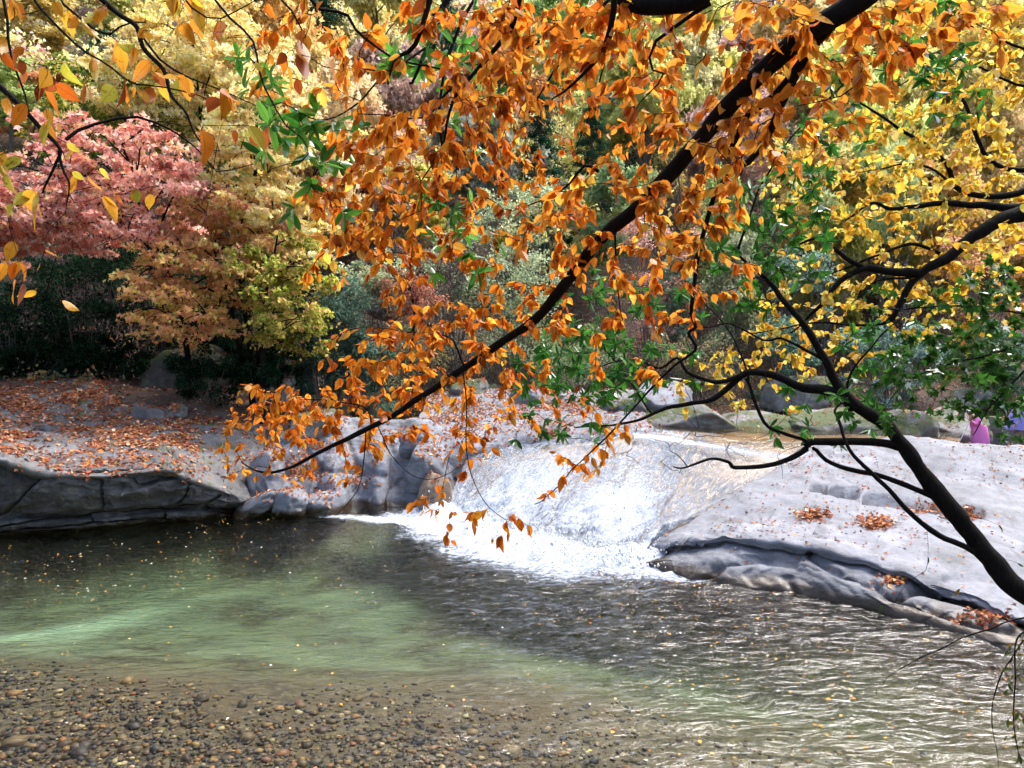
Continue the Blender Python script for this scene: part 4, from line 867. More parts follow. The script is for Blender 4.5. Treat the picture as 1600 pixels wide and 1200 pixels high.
T.path(wpx((1405, 470, Y0), (1390, 500, Y0), (1340, 508, Y0), (1280, 503, Y0), (1230, 512, Y0), (1170, 520, Y0 + .2)), .018, .005, world=True)
Y_MAP = ["00000000000000000000000000123333", "00000000000000000000000001113444", "00000000000000000000000000013444", "00000000000000000000000001223444", "00000000000000000000000012344444", "00000000000000000000000123444444", "00000000000000000000000023344434", "00000000000000000000000012333344", "00000000000000000000000122334443", "00000000000000000000000132123332", "00000000000000000000000232111211", "00000000000000000000012321110000", "00000000000000000000011110000000"]
YEL = [(.80, .54, .06), (.78, .46, .05), (.84, .68, .18), (.68, .56, .10), (.62, .30, .04)]
T.grow(cells(Y_MAP, lambda a, b: Y0 + .9, 2.3, spread=.75), droop_leafer(.072, YEL, [5, 4, 4, 1.5, 1], (7, 12), .40, .45), .003)
T.finish(RD, 'leaf_near', 300)
# ---- green maple at the right edge
gz = float(ground_z(6.9, 6.2))
T = Near('green_maple', (6.9, 6.2, gz), 'green maple with star-shaped leaves hanging at the right edge above the two people')
T.path([(6.9, 6.2, gz - .2), (6.8, 6.2, gz + 2), (6.5, 6.1, 5.2), (6.3, 6.0, 7)], .12, .05, 'trunk', 10, world=True, nodes=False)
M0 = 5.3
T.path([(6.6, 6.15, 4.8), (4.4, 5.5, 5.0)] + wpx((1650, 498, M0), (1600, 493, M0), (1500, 478, M0), (1420, 482, M0), (1340, 484, M0)), .014, .003, 'branch', 8, .008, True)
T.path([(6.7, 6.15, 4.2), (4.4, 5.5, 4.7)] + wpx((1640, 505, M0), (1590, 540, M0), (1535, 558, M0), (1480, 568, M0), (1420, 600, M0), (1380, 640, M0)), .014, .003, 'branch', 8, .008, True)
T.path([(6.7, 6.15, 3.9), (4.4, 5.5, 4.3)] + wpx((1640, 560, M0 - .2), (1590, 590, M0 - .2), (1545, 640, M0 - .2), (1520, 680, M0 - .2)), .012, .003, 'branch', 8, .008, True)
F_MAP = ["00000000000000000000000000000012", "00000000000000000000000000011233", "00000000000000000000000000012444", "00000000000000000000000000013455", "00000000000000000000000000012324", "00000000000000000000000000010002"]
T.grow(cells(F_MAP, lambda a, b: M0, 2.6, r0=8, spread=.3), droop_leafer(.085, [(.035, .11, .014), (.05, .15, .02), (.025, .08, .012), (.16, .2, .03)], [4, 4, 3, .6], (4, 8), .30, .35), .002)
T.finish(MP, 'leaf_green', 300)
# ------------------------------------------------------------------ woodland
ELL = [(np.array([(0, 0, 0), (-.19, .5, .06), (0, 1, -.1), (.19, .5, .06)], float), np.array([(0, 2, 1), (0, 3, 2)]))]
def limb_tree(height, spread, n_limb, seed, lean=(0, 0), r=0.12, start=0.3, up=0.5, sub=4):
    "trunk with limbs; returns wood mesh data and the limb points that carry leaves"
    rs = np.random.default_rng(seed); A = Acc(); tips = []
    n = 12; t = np.linspace(0, 1, n)
    tr = np.stack([lean[0] * t ** 1.3 + .05 * height * vnoise(np.stack([t * 3, t * 0, t * 0], -1) + seed, 1, 3) * t, lean[1] * t ** 1.3 + .05 * height * vnoise(np.stack([t * 3, t * 0 + 9, t * 0], -1) + seed, 1, 3) * t, t * height], -1)
    A.add(*tube(tr, r * (1 - .8 * t) + .008, 8))
    for k in range(n_limb):
        f = start + (1 - start) * (k + rs.random()) / n_limb * .97; b = np.array([np.interp(f, t, tr[:, j]) for j in range(3)])
        az = k * 2.4 + rs.normal() * .4; Lh = spread * (1.05 - .55 * f) * (.75 + .5 * rs.random())
        e = b + np.array((math.cos(az) * Lh, math.sin(az) * Lh, Lh * up * (.5 + rs.random())))
        m = 8; u = np.linspace(0, 1, m)[:, None]; q = b + (e - b) * u + np.array((0, 0, 1)) * (.22 * Lh * np.sin(u * 3.1)) * (1 if up < .7 else .3) + rs.normal(size=(m, 3)) * .03 * Lh * u
        rr = r * .42 * (1 - f * .5); A.add(*tube(q, rr * (1 - .85 * u[:, 0]) + .005, 6))
        for j in range(sub):
            g = int(2 + rs.integers(0, m - 2)); d = unit(q[min(g + 1, m - 1)] - q[g - 1]); d = unit(d + rs.normal(size=3) * .7 + (0, 0, .1)); l = Lh * .45 * (.5 + rs.random())
            qq = q[g] + d * l * np.linspace(0, 1, 5)[:, None] + rs.normal(size=(5, 3)) * .03 * l
            A.add(*tube(qq, rr * .4 * (1 - .8 * np.linspace(0, 1, 5)) + .004, 4)); tips += [qq[-1], qq[3], qq[2]]
        tips += [q[-1], q[-2], q[m // 2]]
    tips.append(tr[-1])
    return A, np.array(tips)
def crown(centers, n, rad, flat, size, cols, w=None, tm=DIA, seed=1, droop=0.35, axis_=None, colclump=0.5, outward=0.4, hang=.2):
    "leaf-sized faces spread through sprays round the limb ends"
    global rng
    rs = np.random.default_rng(seed); k = len(centers); per = rs.integers(0, k, n)
    cr_ = rad * np.exp(.3 * rs.normal(size=k)); q = rs.normal(size=(n, 3)); q = unit(q) * rs.random((n, 1)) ** .45
    off = q * cr_[per, None] * (1, 1, flat); off[:, 2] -= droop * (off[:, 0] ** 2 + off[:, 1] ** 2) / (cr_[per] + 1e-6)
    P = centers[per] + off
    c0 = centers.mean(0); ow = P - (axis_ if axis_ is not None else c0); ow[:, 2] *= .3; ow = unit(ow)
    D = unit(ow * outward + rs.normal(size=(n, 3)) * .7 + (0, 0, -hang)); Nn = unit(rs.normal(size=(n, 3)) * .65 + (0, 0, .55) + ow * .35)
    cc = np.array(cols, float); wi = None if w is None else np.array(w, float) / np.sum(w)
    base = rs.choice(len(cc), k, p=wi); ci = np.where(rs.random(n) < colclump, base[per], rs.choice(len(cc), n, p=wi))
    col = np.clip(cc[ci] * np.exp(.16 * rs.normal(size=(n, 1))) * np.exp(.12 * rs.normal(size=k))[per][:, None], .002, .9)
    Z = size * np.clip(rs.normal(1, .22, n), .5, 1.6)
    keep = rng; rng = rs; V = leaf_batch(tm, P, D, Nn, Z, col); rng = keep
    return V
def put_tree(name, cat, label, x, y, A, V, crown_name='crown', group=None, bark='grey_bark', z=None):
    z = float(ground_z(x, y)) - .1 if z is None else z
    root = empty(name, (x, y, z), label, cat, group)
    for nm, me, mt in (('trunk', A.mesh('trunk') if A else None, bark), (crown_name, mesh_np(crown_name, V[0], V[1], smooth=False, uv=V[3], attrs={'tint': V[2]}) if V else None, 'leaf_far')):
        if me: o = bpy.data.objects.new(nm, me); C.objects.link(o); me.materials.append(MAT[mt]); o.parent = root
    return root
PINK = [(.80, .42, .36), (.84, .52, .44), (.70, .28, .22), (.82, .52, .28), (.54, .17, .12)]
AMBER = [(.86, .52, .20), (.84, .44, .22), (.88, .62, .22), (.80, .40, .25), (.58, .56, .14)]
GOLD = [(.90, .72, .30), (.92, .80, .46), (.88, .62, .20), (.88, .60, .34), (.70, .64, .22)]
OLIVE = [(.32, .36, .06), (.50, .46, .10), (.22, .30, .06), (.66, .52, .16), (.62, .40, .18)]
# ---- trees of the left bank, each with its own crown: centre pixel, distance, half-size in pixels
def mid_tree(name, label, px, py, Y, rx, ry, base_px, cols, w, n, leaf, seed, tm=DIA, flat=.3, nl=9, clump=.16, lean=0, dy=0.0, depth=1.0, cat='tree', up=.25, start=.35, droop=.35, r=.11):
    c = at(px, py, Y); k = Y / FPX; b = at(base_px, 600, Y + dy); x, y = float(b[0]), float(b[1]); z = float(ground_z(x, y)) - .1
    H = max(.8, c[2] + ry * k * .9 - z)
    A, tips = limb_tree(H, rx * k, nl, seed, (float(c[0] - x) * .6, float(c[1] - y) * .6), r, start, up)
    # leaf sprays fill the crown's own ellipsoid, near the limb ends
    rs = np.random.default_rng(seed + 5); m = int(70 * (rx * ry) / 12000) + 26
    q = rs.normal(size=(m, 3)); q = unit(q) * rs.random((m, 1)) ** .4; E_ = q * (rx * k, min(rx, ry) * k * depth, ry * k) + (c - (x, y, z))
    for e in E_:                                # a limb reaches every spray
        i = int(np.argmin(((tips - e) ** 2).sum(1) + 4 * np.maximum(0, tips[:, 2] - e[2] - .5) ** 2)); s0 = tips[i]; u = np.linspace(0, 1, 6)[:, None]
        A.add(*tube(s0 + (e - s0) * u + (0, 0, .12 * np.linalg.norm(e - s0)) * np.sin(u * 3.1), .022 * (1 - .8 * u[:, 0]) + .003, 4))
    ce = np.vstack([E_, E_, tips[(np.abs((tips - (c - (x, y, z))) / (rx * k, rx * k, ry * k)) < 1).all(1)]])
    V = crown(ce, n, clump * (rx * ry) ** .5 * k, flat, leaf, cols, w, tm, seed + 9, droop, np.array((0., 0., float(c[2] - z))))
    return put_tree(name, cat, label, x, y, A, V, bark='bark', z=z)
mid_tree('pink_maple', 'salmon-pink maple spreading over the left bank', 140, 298, 27.5, 205, 95, 300, PINK, [5, 4, 3, 2, 1], 18000, .17, 1, TRI, .2, 14, .13, up=.15)
mid_tree('pink_maple', 'smaller pink maple crown at the left edge below the grey cliff', 30, 345, 26.5, 110, 60, -60, PINK, [4, 3, 3, 2, 1], 7000, .165, 2, TRI, .22, 8, .18, up=.15)
mid_tree('amber_maple', 'amber maple with layered drooping sprays above the shaded large dark boulder', 280, 455, 26.0, 108, 88, 395, AMBER, [4, 4, 3, 3, 1.5], 6200, .16, 3, TRI, .14, 9, .2, dy=1.5, up=.1, droop=.6)
mid_tree('amber_maple', 'peach-coloured maple between the pink maple and the gold tree', 350, 355, 27.5, 110, 62, 400, [AMBER[0], AMBER[1], PINK[0], PINK[3], GOLD[0]], [3, 3, 3, 2, 2], 6000, .165, 4, TRI, .2, 9, .19, up=.15)
mid_tree('gold_maple', 'tall bright gold tree left of the orange bough', 425, 245, 28.5, 112, 160, 402, GOLD, [5, 4, 3, 2, 1.2], 17000, .17, 5, TRI, .2, 13, .13, up=.3, start=.3, r=.14)
mid_tree('drooping_tree', 'olive-yellow tree drooping beside the bamboo', 455, 465, 26.5, 80, 110, 408, OLIVE, [4, 4, 2, 3, 2], 8500, .15, 6, DIA, .2, 9, .18, up=.1, droop=.6)
mid_tree('gold_maple', 'yellow tree high behind the thin dark boughs at upper left', 300, 100, 38, 175, 95, 330, GOLD, [4, 4, 4, 1, 2], 22000, .18, 7, TRI, .25, 12, .14, up=.3)
mid_tree('green_yellow_tree', 'green and yellow tree behind the pink maple', 190, 175, 40, 150, 75, 190, [(.16, .24, .05), (.4, .38, .06), (.1, .16, .04), (.5, .42, .07)], [4, 3, 3, 2], 13000, .18, 8, DIA, .3, 10, .16)
mid_tree('pink_shrub', 'rusty pink shrub below the hillside outcrop', 640, 455, 33, 62, 34, 640, [(.42, .17, .12), (.5, .25, .18), (.3, .12, .08)], None, 3500, .10, 9, DIA, .5, 7, .3, cat='shrub', start=.1)
# ---- shrubs: broad dark understorey, bamboo, sage-green thickets
def shrub(name, label, px, py, Y, rx, ry, cols, w, n, leaf, seed, tm=DIA, flat=.6, clump=.3, cat='shrub', hang=.2, stems=9, group=None):
    c = at(px, py, Y); k = Y / FPX; x, y = float(c[0]), float(c[1]); z = float(ground_z(x, y)) - .1; rs = np.random.default_rng(seed)
    A = Acc(); m = int(40 * (rx * ry) / 6000) + 22; q = rs.normal(size=(m, 3)); q = unit(q) * rs.random((m, 1)) ** .4
    E_ = q * (rx * k, min(rx, ry * 1.2) * k, ry * k) + (0, 0, c[2] - z); lo_ = rs.random(len(E_)) < .45; E_[lo_, 2] = rs.random(lo_.sum()) * np.maximum(.3, E_[lo_, 2]); E_ = E_[E_[:, 2] > .05]
    for e in E_:
        s0 = np.array((e[0] * .35, e[1] * .35, 0)); u = np.linspace(0, 1, 6)[:, None]
        A.add(*tube(s0 + (e - s0) * u + rs.normal(size=(6, 3)) * .04 * u, .02 * (1 - .8 * u[:, 0]) + .004, 4))
    V = crown(E_, n, clump * (rx * ry) ** .5 * k, flat, leaf, cols, w, tm, seed + 1, .2, np.array((0., 0., float(c[2] - z) * .6)), hang=hang)
    return put_tree(name, cat, label, x, y, A, V, 'foliage', group, z=z)
SHADE_GREEN = [(.012, .034, .018), (.02, .05, .026), (.007, .02, .011), (.035, .08, .042)]  # evergreen leaf colours taken near black to stand in for canopy shade
BLU = [(.10, .17, .13), (.15, .23, .17), (.06, .11, .08), (.22, .28, .18)]
SAGE = [(.42, .52, .34), (.34, .44, .26), (.52, .58, .40), (.20, .28, .16), (.55, .52, .28)]
shrub('dark_shrub', 'dark evergreen shrub under the pink maple at the left edge', 20, 480, 30, 80, 95, SHADE_GREEN, None, 9000, .16, 21, ELL, .6, .3)
shrub('dark_shrub', 'dark evergreen shrub in shade under the middle of the pink maple', 130, 445, 30.5, 85, 85, SHADE_GREEN, None, 9000, .16, 22, ELL, .6, .3)
shrub('dark_shrub', 'dark blue-green shrub behind the amber maple', 240, 440, 31, 80, 80, SHADE_GREEN, None, 8000, .16, 23, ELL, .6, .3)
shrub('dark_shrub', 'dark evergreen shrub behind the large shaded boulder', 320, 500, 32, 90, 70, SHADE_GREEN, None, 7000, .16, 24, ELL, .6, .3)
shrub('dark_shrub', 'low thicket coloured near black as shade above the left end of the ledge', 40, 560, 29.5, 95, 42, SHADE_GREEN, None, 8000, .15, 121, ELL, .6, .3)  # low thickets added from here so the strip reads as deep shade
shrub('dark_shrub', 'low thicket coloured near black as shade beside the large dark boulder', 175, 560, 29.8, 75, 42, SHADE_GREEN, None, 7000, .15, 122, ELL, .6, .3)
shrub('dark_shrub', 'thicket coloured near black as shade between the large dark boulder and the olive-yellow tree', 385, 565, 30.2, 60, 50, SHADE_GREEN, None, 7000, .15, 123, ELL, .6, .3)
shrub('dark_shrub', 'tall dark evergreen behind the amber maple trunk', 395, 470, 31.5, 70, 80, SHADE_GREEN, None, 8000, .16, 124, ELL, .6, .3)
shrub('dark_shrub', 'low dark shrub at the back of the ledge in front of the maple trunks', 320, 572, 27.0, 62, 30, SHADE_GREEN, None, 5000, .13, 125, ELL, .6, .3)
shrub('dark_shrub', 'low dark shrub under the olive-yellow tree above the fluted rock', 420, 575, 27.0, 50, 34, SHADE_GREEN, None, 5000, .13, 126, ELL, .6, .3)
shrub('bamboo_clump', 'blue-green bamboo clump right of the olive-yellow tree', 515, 505, 28.5, 58, 78, BLU, [4, 3, 4, 1], 9000, .26, 25, LAN, .7, .28, 'bamboo', .6)
shrub('bamboo_clump', 'lower dark bamboo clump above the fluted rock', 560, 560, 28.8, 55, 40, BLU, [3, 2, 5, .6], 5000, .24, 26, LAN, .7, .3, 'bamboo', .6)
shrub('sage_shrub', 'pale green shrub under the hillside outcrop', 590, 430, 34, 60, 50, SAGE, None, 5500, .12, 27, DIA, .6, .3)
shrub('sage_shrub', 'sage-green thicket left of the long bough below the dark conifer', 815, 330, 39, 75, 60, SAGE, None, 8000, .13, 28, DIA, .6, .28)
shrub('sage_shrub', 'large sage-green thicket behind the lower part of the long bough', 800, 440, 36, 85, 70, SAGE, None, 9000, .12, 29, DIA, .6, .28)
shrub('sage_shrub', 'grey-green shrub behind the orange leaves at mid height', 700, 400, 37, 70, 60, [SAGE[0], SAGE[3], (.25, .2, .18), (.3, .22, .2)], None, 6000, .12, 30, DIA, .6, .3)
shrub('sage_shrub', 'green shrub behind the upper stream boulders', 900, 545, 34, 70, 45, [SAGE[1], SAGE[3], (.2, .28, .08)], None, 6000, .11, 31, DIA, .6, .3)
shrub('blue_green_shrub', 'blue-green shrub behind the leaning tree beside yellow leaves', 1235, 535, 33, 50, 50, [(.16, .27, .20), (.22, .34, .27), (.10, .17, .12)], None, 6500, .12, 32, DIA, .6, .28)
shrub('blue_green_shrub', 'wide pale blue-green shrub above the leafy bank', 1390, 535, 33.5, 85, 42, [(.24, .36, .32), (.32, .44, .40), (.12, .2, .16)], None, 8000, .12, 33, DIA, .6, .26)
shrub('blue_green_shrub', 'blue-green shrub higher up behind the bare twigs', 1240, 425, 37, 60, 48, [(.2, .32, .26), (.28, .38, .30), (.12, .2, .15)], None, 6500, .12, 34, DIA, .6, .28)
shrub('blue_green_shrub', 'dim green shrub at the right edge behind the green maple', 1560, 545, 33, 60, 45, [(.12, .22, .14), (.08, .14, .09)], None, 5000, .13, 35, DIA, .6, .3)
shrub('pink_shrub', 'pinkish shrub behind the long bough above the thicket', 1025, 365, 40, 65, 45, [(.58, .34, .28), (.5, .28, .22), (.62, .45, .38)], None, 5000, .12, 36, DIA, .6, .3)
shrub('pink_shrub', 'pink-orange shrub at the right edge behind the yellow leaves', 1530, 385, 38, 75, 55, [(.66, .36, .2), (.6, .32, .26), (.7, .42, .15)], None, 6000, .13, 37, DIA, .6, .28)
shrub('brown_shrub', 'brownish twiggy shrub left of the upper stream', 640, 555, 31.5, 70, 35, [(.2, .14, .08), (.24, .22, .1), (.12, .1, .06)], None, 3500, .10, 38, DIA, .6, .3)
shrub('brown_shrub', 'low brown and green shrub behind the pale domed boulder', 1080, 560, 34.5, 85, 42, [(.2, .16, .1), (.2, .26, .14), (.32, .22, .14)], None, 5000, .11, 39, DIA, .6, .3)
shrub('pink_shrub', 'dusty pink shrub right of the gold tree', 590, 250, 44, 80, 75, [(.5, .36, .32), (.4, .3, .26), (.6, .4, .3)], None, 6000, .13, 40, DIA, .6, .25)
# ---- hillside trees: a few built forms, copied
FORMS = []
for i, (H, spr, nl, fl, n, tm, sz) in enumerate([(7, 2.6, 12, .45, 12000, TRI, .24), (8.5, 2.3, 14, .4, 12000, DIA, .24), (6, 2.9, 11, .3, 11000, TRI, .25), (7.5, 2.4, 13, .45, 11000, DIA, .24)]):
    A, tips = limb_tree(H, spr, nl, 300 + i, r=.13, start=.25, up=.45, sub=5)
    V = crown(tips, n, .62, fl, sz, [(1, 1, 1), (.85, .8, .75), (1.1, 1.05, .9), (.7, .72, .7), (1.05, .85, .8)], None, tm, 320 + i, .3, np.array((0, 0, H * .6)))
    FORMS.append((H, A.mesh('trunk'), mesh_np('crown', V[0], V[1], smooth=False, uv=V[3], attrs={'tint': V[2]})))
A = Acc(); t = np.linspace(0, 1, 8); A.add(*tube(np.stack([t * 0, t * 0, t * 10], -1), .14 * (1 - .85 * t) + .01, 7)); rs = np.random.default_rng(77); cs = []
for k in range(60):                              # conifer: whorls of drooping limbs
    h = 1.2 + 8.5 * k / 60; l = 2.1 * (1 - h / 10.6) + .2; az = k * 2.4; e = np.array((math.cos(az) * l, math.sin(az) * l, h - .25 * l)); u = np.linspace(0, 1, 5)[:, None]
    A.add(*tube(np.array((0, 0, h)) + (e - (0, 0, h)) * u, .02, 4)); cs += [np.array((0, 0, h)) + (e - (0, 0, h)) * f for f in (.45, .75, 1.0)]
V = crown(np.array(cs), 13000, .34, .4, .2, [(1, 1, 1), (.7, .8, .8), (1.3, 1.3, 1.1)], None, LAN, 78, .5, np.array((0, 0, 5.)), hang=.5)
FORMS.append((10, A.mesh('trunk'), mesh_np('crown', V[0], V[1], smooth=False, uv=V[3], attrs={'tint': V[2]})))
A, tips = limb_tree(8, 2.2, 16, 390, r=.10, start=.2, up=1.1, sub=9)   # bare tree
FORMS.append((8, A.mesh('trunk'), None))
for H, a, b in FORMS:
    a.materials.append(MAT['grey_bark'])
    if b: b.materials.append(MAT['leaf_far'])
COL = {'gold': (.90, .70, .26), 'yellow': (.90, .80, .34), 'lime': (.68, .70, .28), 'sage': (.42, .52, .34), 'conifer': (.03, .085, .05), 'pink': (.74, .46, .40), 'rust': (.68, .32, .16), 'olive': (.38, .40, .14), 'orange': (.82, .48, .16), 'cream': (.92, .82, .50)}
# (colour, form, px, py of the crown's middle, distance, crown half-height in px, label)
HILL = [('lime', 0, 40, 60, 58, 75, 'lime-yellow tree in the upper left corner'), ('yellow', 1, 215, 40, 62, 80, 'pale yellow tree right of the grey cliff outcrop'), ('gold', 0, 420, 70, 50, 85, 'gold tree behind the tall bright gold tree at the top'), ('rust', 2, 95, 190, 50, 55, 'rusty tree below the grey cliff outcrop'),
        ('olive', 1, 250, 215, 48, 60, 'olive green tree behind the pink maple, right of its middle'), ('lime', 3, 15, 185, 46, 70, 'lime tree behind the thick dark bough at the left edge'), ('conifer', 4, 505, 70, 56, 110, 'dark conifer left of the first orange leaves near the top'), ('yellow', 0, 590, 60, 60, 80, 'yellow tree behind the dark conifer and green sprigs'),
        ('cream', 2, 520, 215, 42, 70, 'cream-yellow tree between the gold tree and the orange leaves'), ('pink', 2, 610, 160, 54, 60, 'dusty pink tree behind the green sprigs'), ('conifer', 4, 845, 235, 47, 100, 'dark conifer behind the small orange leaves'), ('conifer', 4, 925, 245, 52, 95, 'second dark conifer right of the first behind small orange leaves'), ('conifer', 4, 690, 60, 64, 100, 'conifer behind green sprigs near the top'),
        ('lime', 1, 880, 70, 66, 85, 'lime tree behind small orange leaves at the top'), ('yellow', 0, 1050, 50, 70, 90, 'pale yellow tree below the thick limb at the top'), ('cream', 1, 1085, 130, 62, 65, 'cream tree above the long bough'), ('lime', 2, 1010, 170, 58, 60, 'lime green tree just above the long bough'), ('pink', 2, 1150, 240, 52, 60, 'pink tree behind the long bough at upper right'), ('pink', 0, 1170, 130, 75, 60, 'dim pink tree on the bare slope'),
        ('yellow', 0, 1290, 60, 60, 80, 'yellow tree behind tan leaves at the top right'), ('gold', 1, 1400, 60, 55, 90, 'gold tree behind green leaves at the top right'), ('yellow', 3, 1500, 50, 58, 90, 'tall yellow tree near the top right corner'), ('gold', 2, 1585, 120, 52, 90, 'gold tree at the right edge near the top'), ('lime', 0, 1450, 180, 48, 75, 'lime-yellow tree behind the curling dark branches'), ('yellow', 1, 1550, 230, 46, 75, 'yellow tree at the right edge above the thick limb'),
        ('yellow', 2, 1340, 200, 50, 75, 'yellow tree behind the top of the bare twigs'), ('gold', 0, 1280, 300, 45, 70, 'gold tree left of the thick limb from the right'), ('cream', 2, 1380, 330, 43, 65, 'cream-yellow tree behind the middle of the right-hand limbs'), ('gold', 3, 1470, 330, 42, 65, 'gold tree behind the fork of the thick limb'), ('orange', 2, 1575, 420, 40, 60, 'orange tree at the right edge under the thick limb'), ('olive', 0, 1300, 400, 40, 50, 'olive tree behind the forked twigs right of centre'),
        ('sage', 0, 960, 330, 46, 55, 'sage-green tree behind the middle of the long bough'), ('sage', 2, 740, 270, 48, 60, 'sage-green tree behind the densest orange leaves'), ('rust', 1, 560, 330, 44, 55, 'rust-coloured tree right of the tall gold tree'), ('gold', 2, 640, 330, 46, 55, 'gold tree behind orange leaves right of the tall gold tree'), ('lime', 3, 360, 200, 44, 65, 'lime tree behind the tall bright gold tree'), ('gold', 1, 120, 20, 74, 80, 'small gold tree above the grey cliff outcrop'), ('rust', 0, 780, 150, 60, 65, 'rusty tree behind the two orange crowns'),
        ('lime', 1, 1130, 330, 44, 50, 'lime tree below the long bough, right of the pink shrub'), ('sage', 3, 1150, 440, 39, 50, 'sage-green tree behind the hanging orange strand'), ('sage', 1, 1060, 460, 40, 45, 'small sage tree behind the orange leaves below the bough'), ('pink', 3, 30, 130, 66, 60, 'pinkish tree left of the grey cliff outcrop'), ('gold', 3, 470, 150, 46, 70, 'gold tree above the green whorled sprigs'), ('orange', 0, 400, 20, 72, 70, 'orange-gold tree at the top left of centre'),
        ('bare', 5, 1130, 60, 80, 80, 'bare grey tree on the pale slope at the top'), ('bare', 5, 1200, 50, 84, 80, 'bare grey tree right of another on the pale slope at the top'), ('bare', 5, 560, 150, 58, 90, 'bare grey tree beside the dark conifer'), ('bare', 5, 700, 470, 38, 75, 'bare tree behind the lower orange leaves'), ('bare', 5, 610, 440, 37, 80, 'bare tree above the bamboo'), ('bare', 5, 1290, 470, 38, 70, 'bare tree behind the leaning tree'), ('bare', 5, 960, 520, 36, 60, 'bare sapling behind the upper stream boulders'), ('bare', 5, 120, 60, 70, 70, 'bare tree standing in front of the grey cliff outcrop'), ('bare', 5, 270, 200, 42, 80, 'bare grey tree rising through the pink maple'), ('bare', 5, 1420, 480, 37, 70, 'bare tree below the thick limb from the right'), ('bare', 5, 1060, 300, 50, 70, 'bare tree above the pink shrub')]
for ci, fi, px, py, Y, hh, label in HILL:
    c = at(px, py, Y); x, y = float(c[0]), float(c[1]); z = float(ground_z(x, y)) - .15; k = Y / FPX; H, tm_, cm_ = FORMS[fi]
    topz = c[2] + hh * k; s = max(.45, (topz - z) / H); sw = max(hh * k / (H * .36), s * .45); sw = min(sw, s * 1.5)
    root = empty('bare_tree' if fi == 5 else ('conifer_tree' if fi == 4 else 'hillside_tree'), (x, y, z), label, 'tree', 'trees on the far hillside')
    root.scale = (sw, sw, s); root.rotation_euler = (0, 0, rng.random() * 6.28)
    for nm, me in (('trunk', tm_), ('crown', cm_)):
        if me is None: continue
        o = bpy.data.objects.new(nm, me); C.objects.link(o); o.parent = root
        if nm == 'crown': j = np.exp(.10 * rng.normal(size=3)); o.color = (*[float(min(.95, a * b)) for a, b in zip(COL[ci], j)], 1)
# ---- far wood: the mass of crowns that closes the view between and above the trees one can tell apart
def wood(name, label, spots, n_per, seed):
    rs = np.random.default_rng(seed); Vs, Fs, Cs, Us = [], [], [], []; n0 = 0
    for x, y, r, h, col in spots:
        z = float(ground_z(x, y)); m = 26; q = unit(rs.normal(size=(m, 3))) * rs.random((m, 1)) ** .4
        ce = q * (r, r, h * .42) + (x, y, z + h * .55); V = crown(ce, n_per, r * .34, .45, .34, [col, tuple(np.array(col) * (.8, .75, .7)), tuple(np.clip(np.array(col) * 1.15, 0, .9))], None, DIA, int(rs.integers(1e6)), .3)
        Vs.append(V[0]); Fs.append(V[1] + n0); n0 += len(V[0]); Cs.append(V[2]); Us.append(V[3])
    o = link(name, mesh_np(name, np.vstack(Vs), np.vstack(Fs), smooth=False, uv=np.vstack(Us), attrs={'tint': np.vstack(Cs)}), MAT['leaf_far']); return tag(o, label, kind='stuff')
keys = ['gold', 'yellow', 'lime', 'cream', 'rust', 'pink', 'sage', 'conifer', 'orange', 'olive']
sp_ = []
for yy in np.arange(48, 112, 5.0):
    for xx in np.arange(-.78 * yy - 6, .78 * yy + 6, 5.4):
        px, py, _ = to_px(np.array((xx, yy, 25.)));
        x, y = xx + rng.normal() * 1.4, yy + rng.normal() * 1.4
        if 1110 < px < 1230 and yy > 62 and rng.random() < .8: continue
        wts = np.array([4, 4, 2.5, 2.5, 1.2, 1.5, 1.2, 1.2, 1.2, 1.5]); col = COL[keys[rng.choice(10, p=wts / wts.sum())]]
        sp_.append((x, y, 2.2 + .8 * rng.random(), 6 + 3 * rng.random(), col))
wood('far_wood', 'mass of autumn crowns closing the hillside', sp_, 760, 5)
# ------------------------------------------------------------------ fallen leaves on the rocks
LIT = [(.30, .11, .06), (.38, .15, .075), (.48, .26, .15), (.19, .06, .035), (.55, .40, .27), (.42, .19, .05), (.25, .08, .045)]
def sample_grid(G, n, dens):
    A_ = np.linalg.norm(np.cross(G[1:, :-1] - G[:-1, :-1], G[:-1, 1:] - G[:-1, :-1]), axis=2); ce = (G[1:, 1:] + G[:-1, :-1]) / 2
    nn = grid_normals(G)[:-1, :-1]; nn = np.where(nn[..., 2:3] < 0, -nn, nn); px, py, _ = to_px(ce)
    w = A_ * np.maximum(0, dens(px, py, ce)) * (nn[..., 2] > .35); w = np.nan_to_num(w.ravel()) + 1e-12; w = w / w.sum(); k = rng.choice(len(w), n, p=w)
    i, j = np.divmod(k, G.shape[1] - 1); u, v = rng.random((2, n, 1))
    P = G[i, j] * (1 - u) * (1 - v) + G[i + 1, j] * u * (1 - v) + G[i, j + 1] * (1 - u) * v + G[i + 1, j + 1] * u * v
    return P, nn.reshape(-1, 3)[k]
def sample_mesh(V, F, n):
    a, b, c = V[F[:, 0]], V[F[:, 1]], V[F[:, 2]]; cr_ = np.cross(b - a, c - a); ar = np.linalg.norm(cr_, axis=1); nn = cr_ / (ar[:, None] + 1e-12)
    w = ar * (nn[:, 2] > .6); 
    if w.sum() == 0: return np.zeros((0, 3)), np.zeros((0, 3))
    k = rng.choice(len(w), n, p=w / w.sum()); u, v = rng.random((2, n, 1)); f = u + v > 1; u = np.where(f, 1 - u, u); v = np.where(f, 1 - v, v)
    return a[k] + (b - a)[k] * u + (c - a)[k] * v, nn[k]
LP, LN, LZ = [], [], []
def lay(P, Nn, size, lift=.012): LP.append(P + Nn * (lift + .02 * rng.random((len(P), 1)))); LN.append(Nn); LZ.append(np.full(len(P), size))
pat = lambda W, sc, sd: fbm(W, sc, 4, sd)
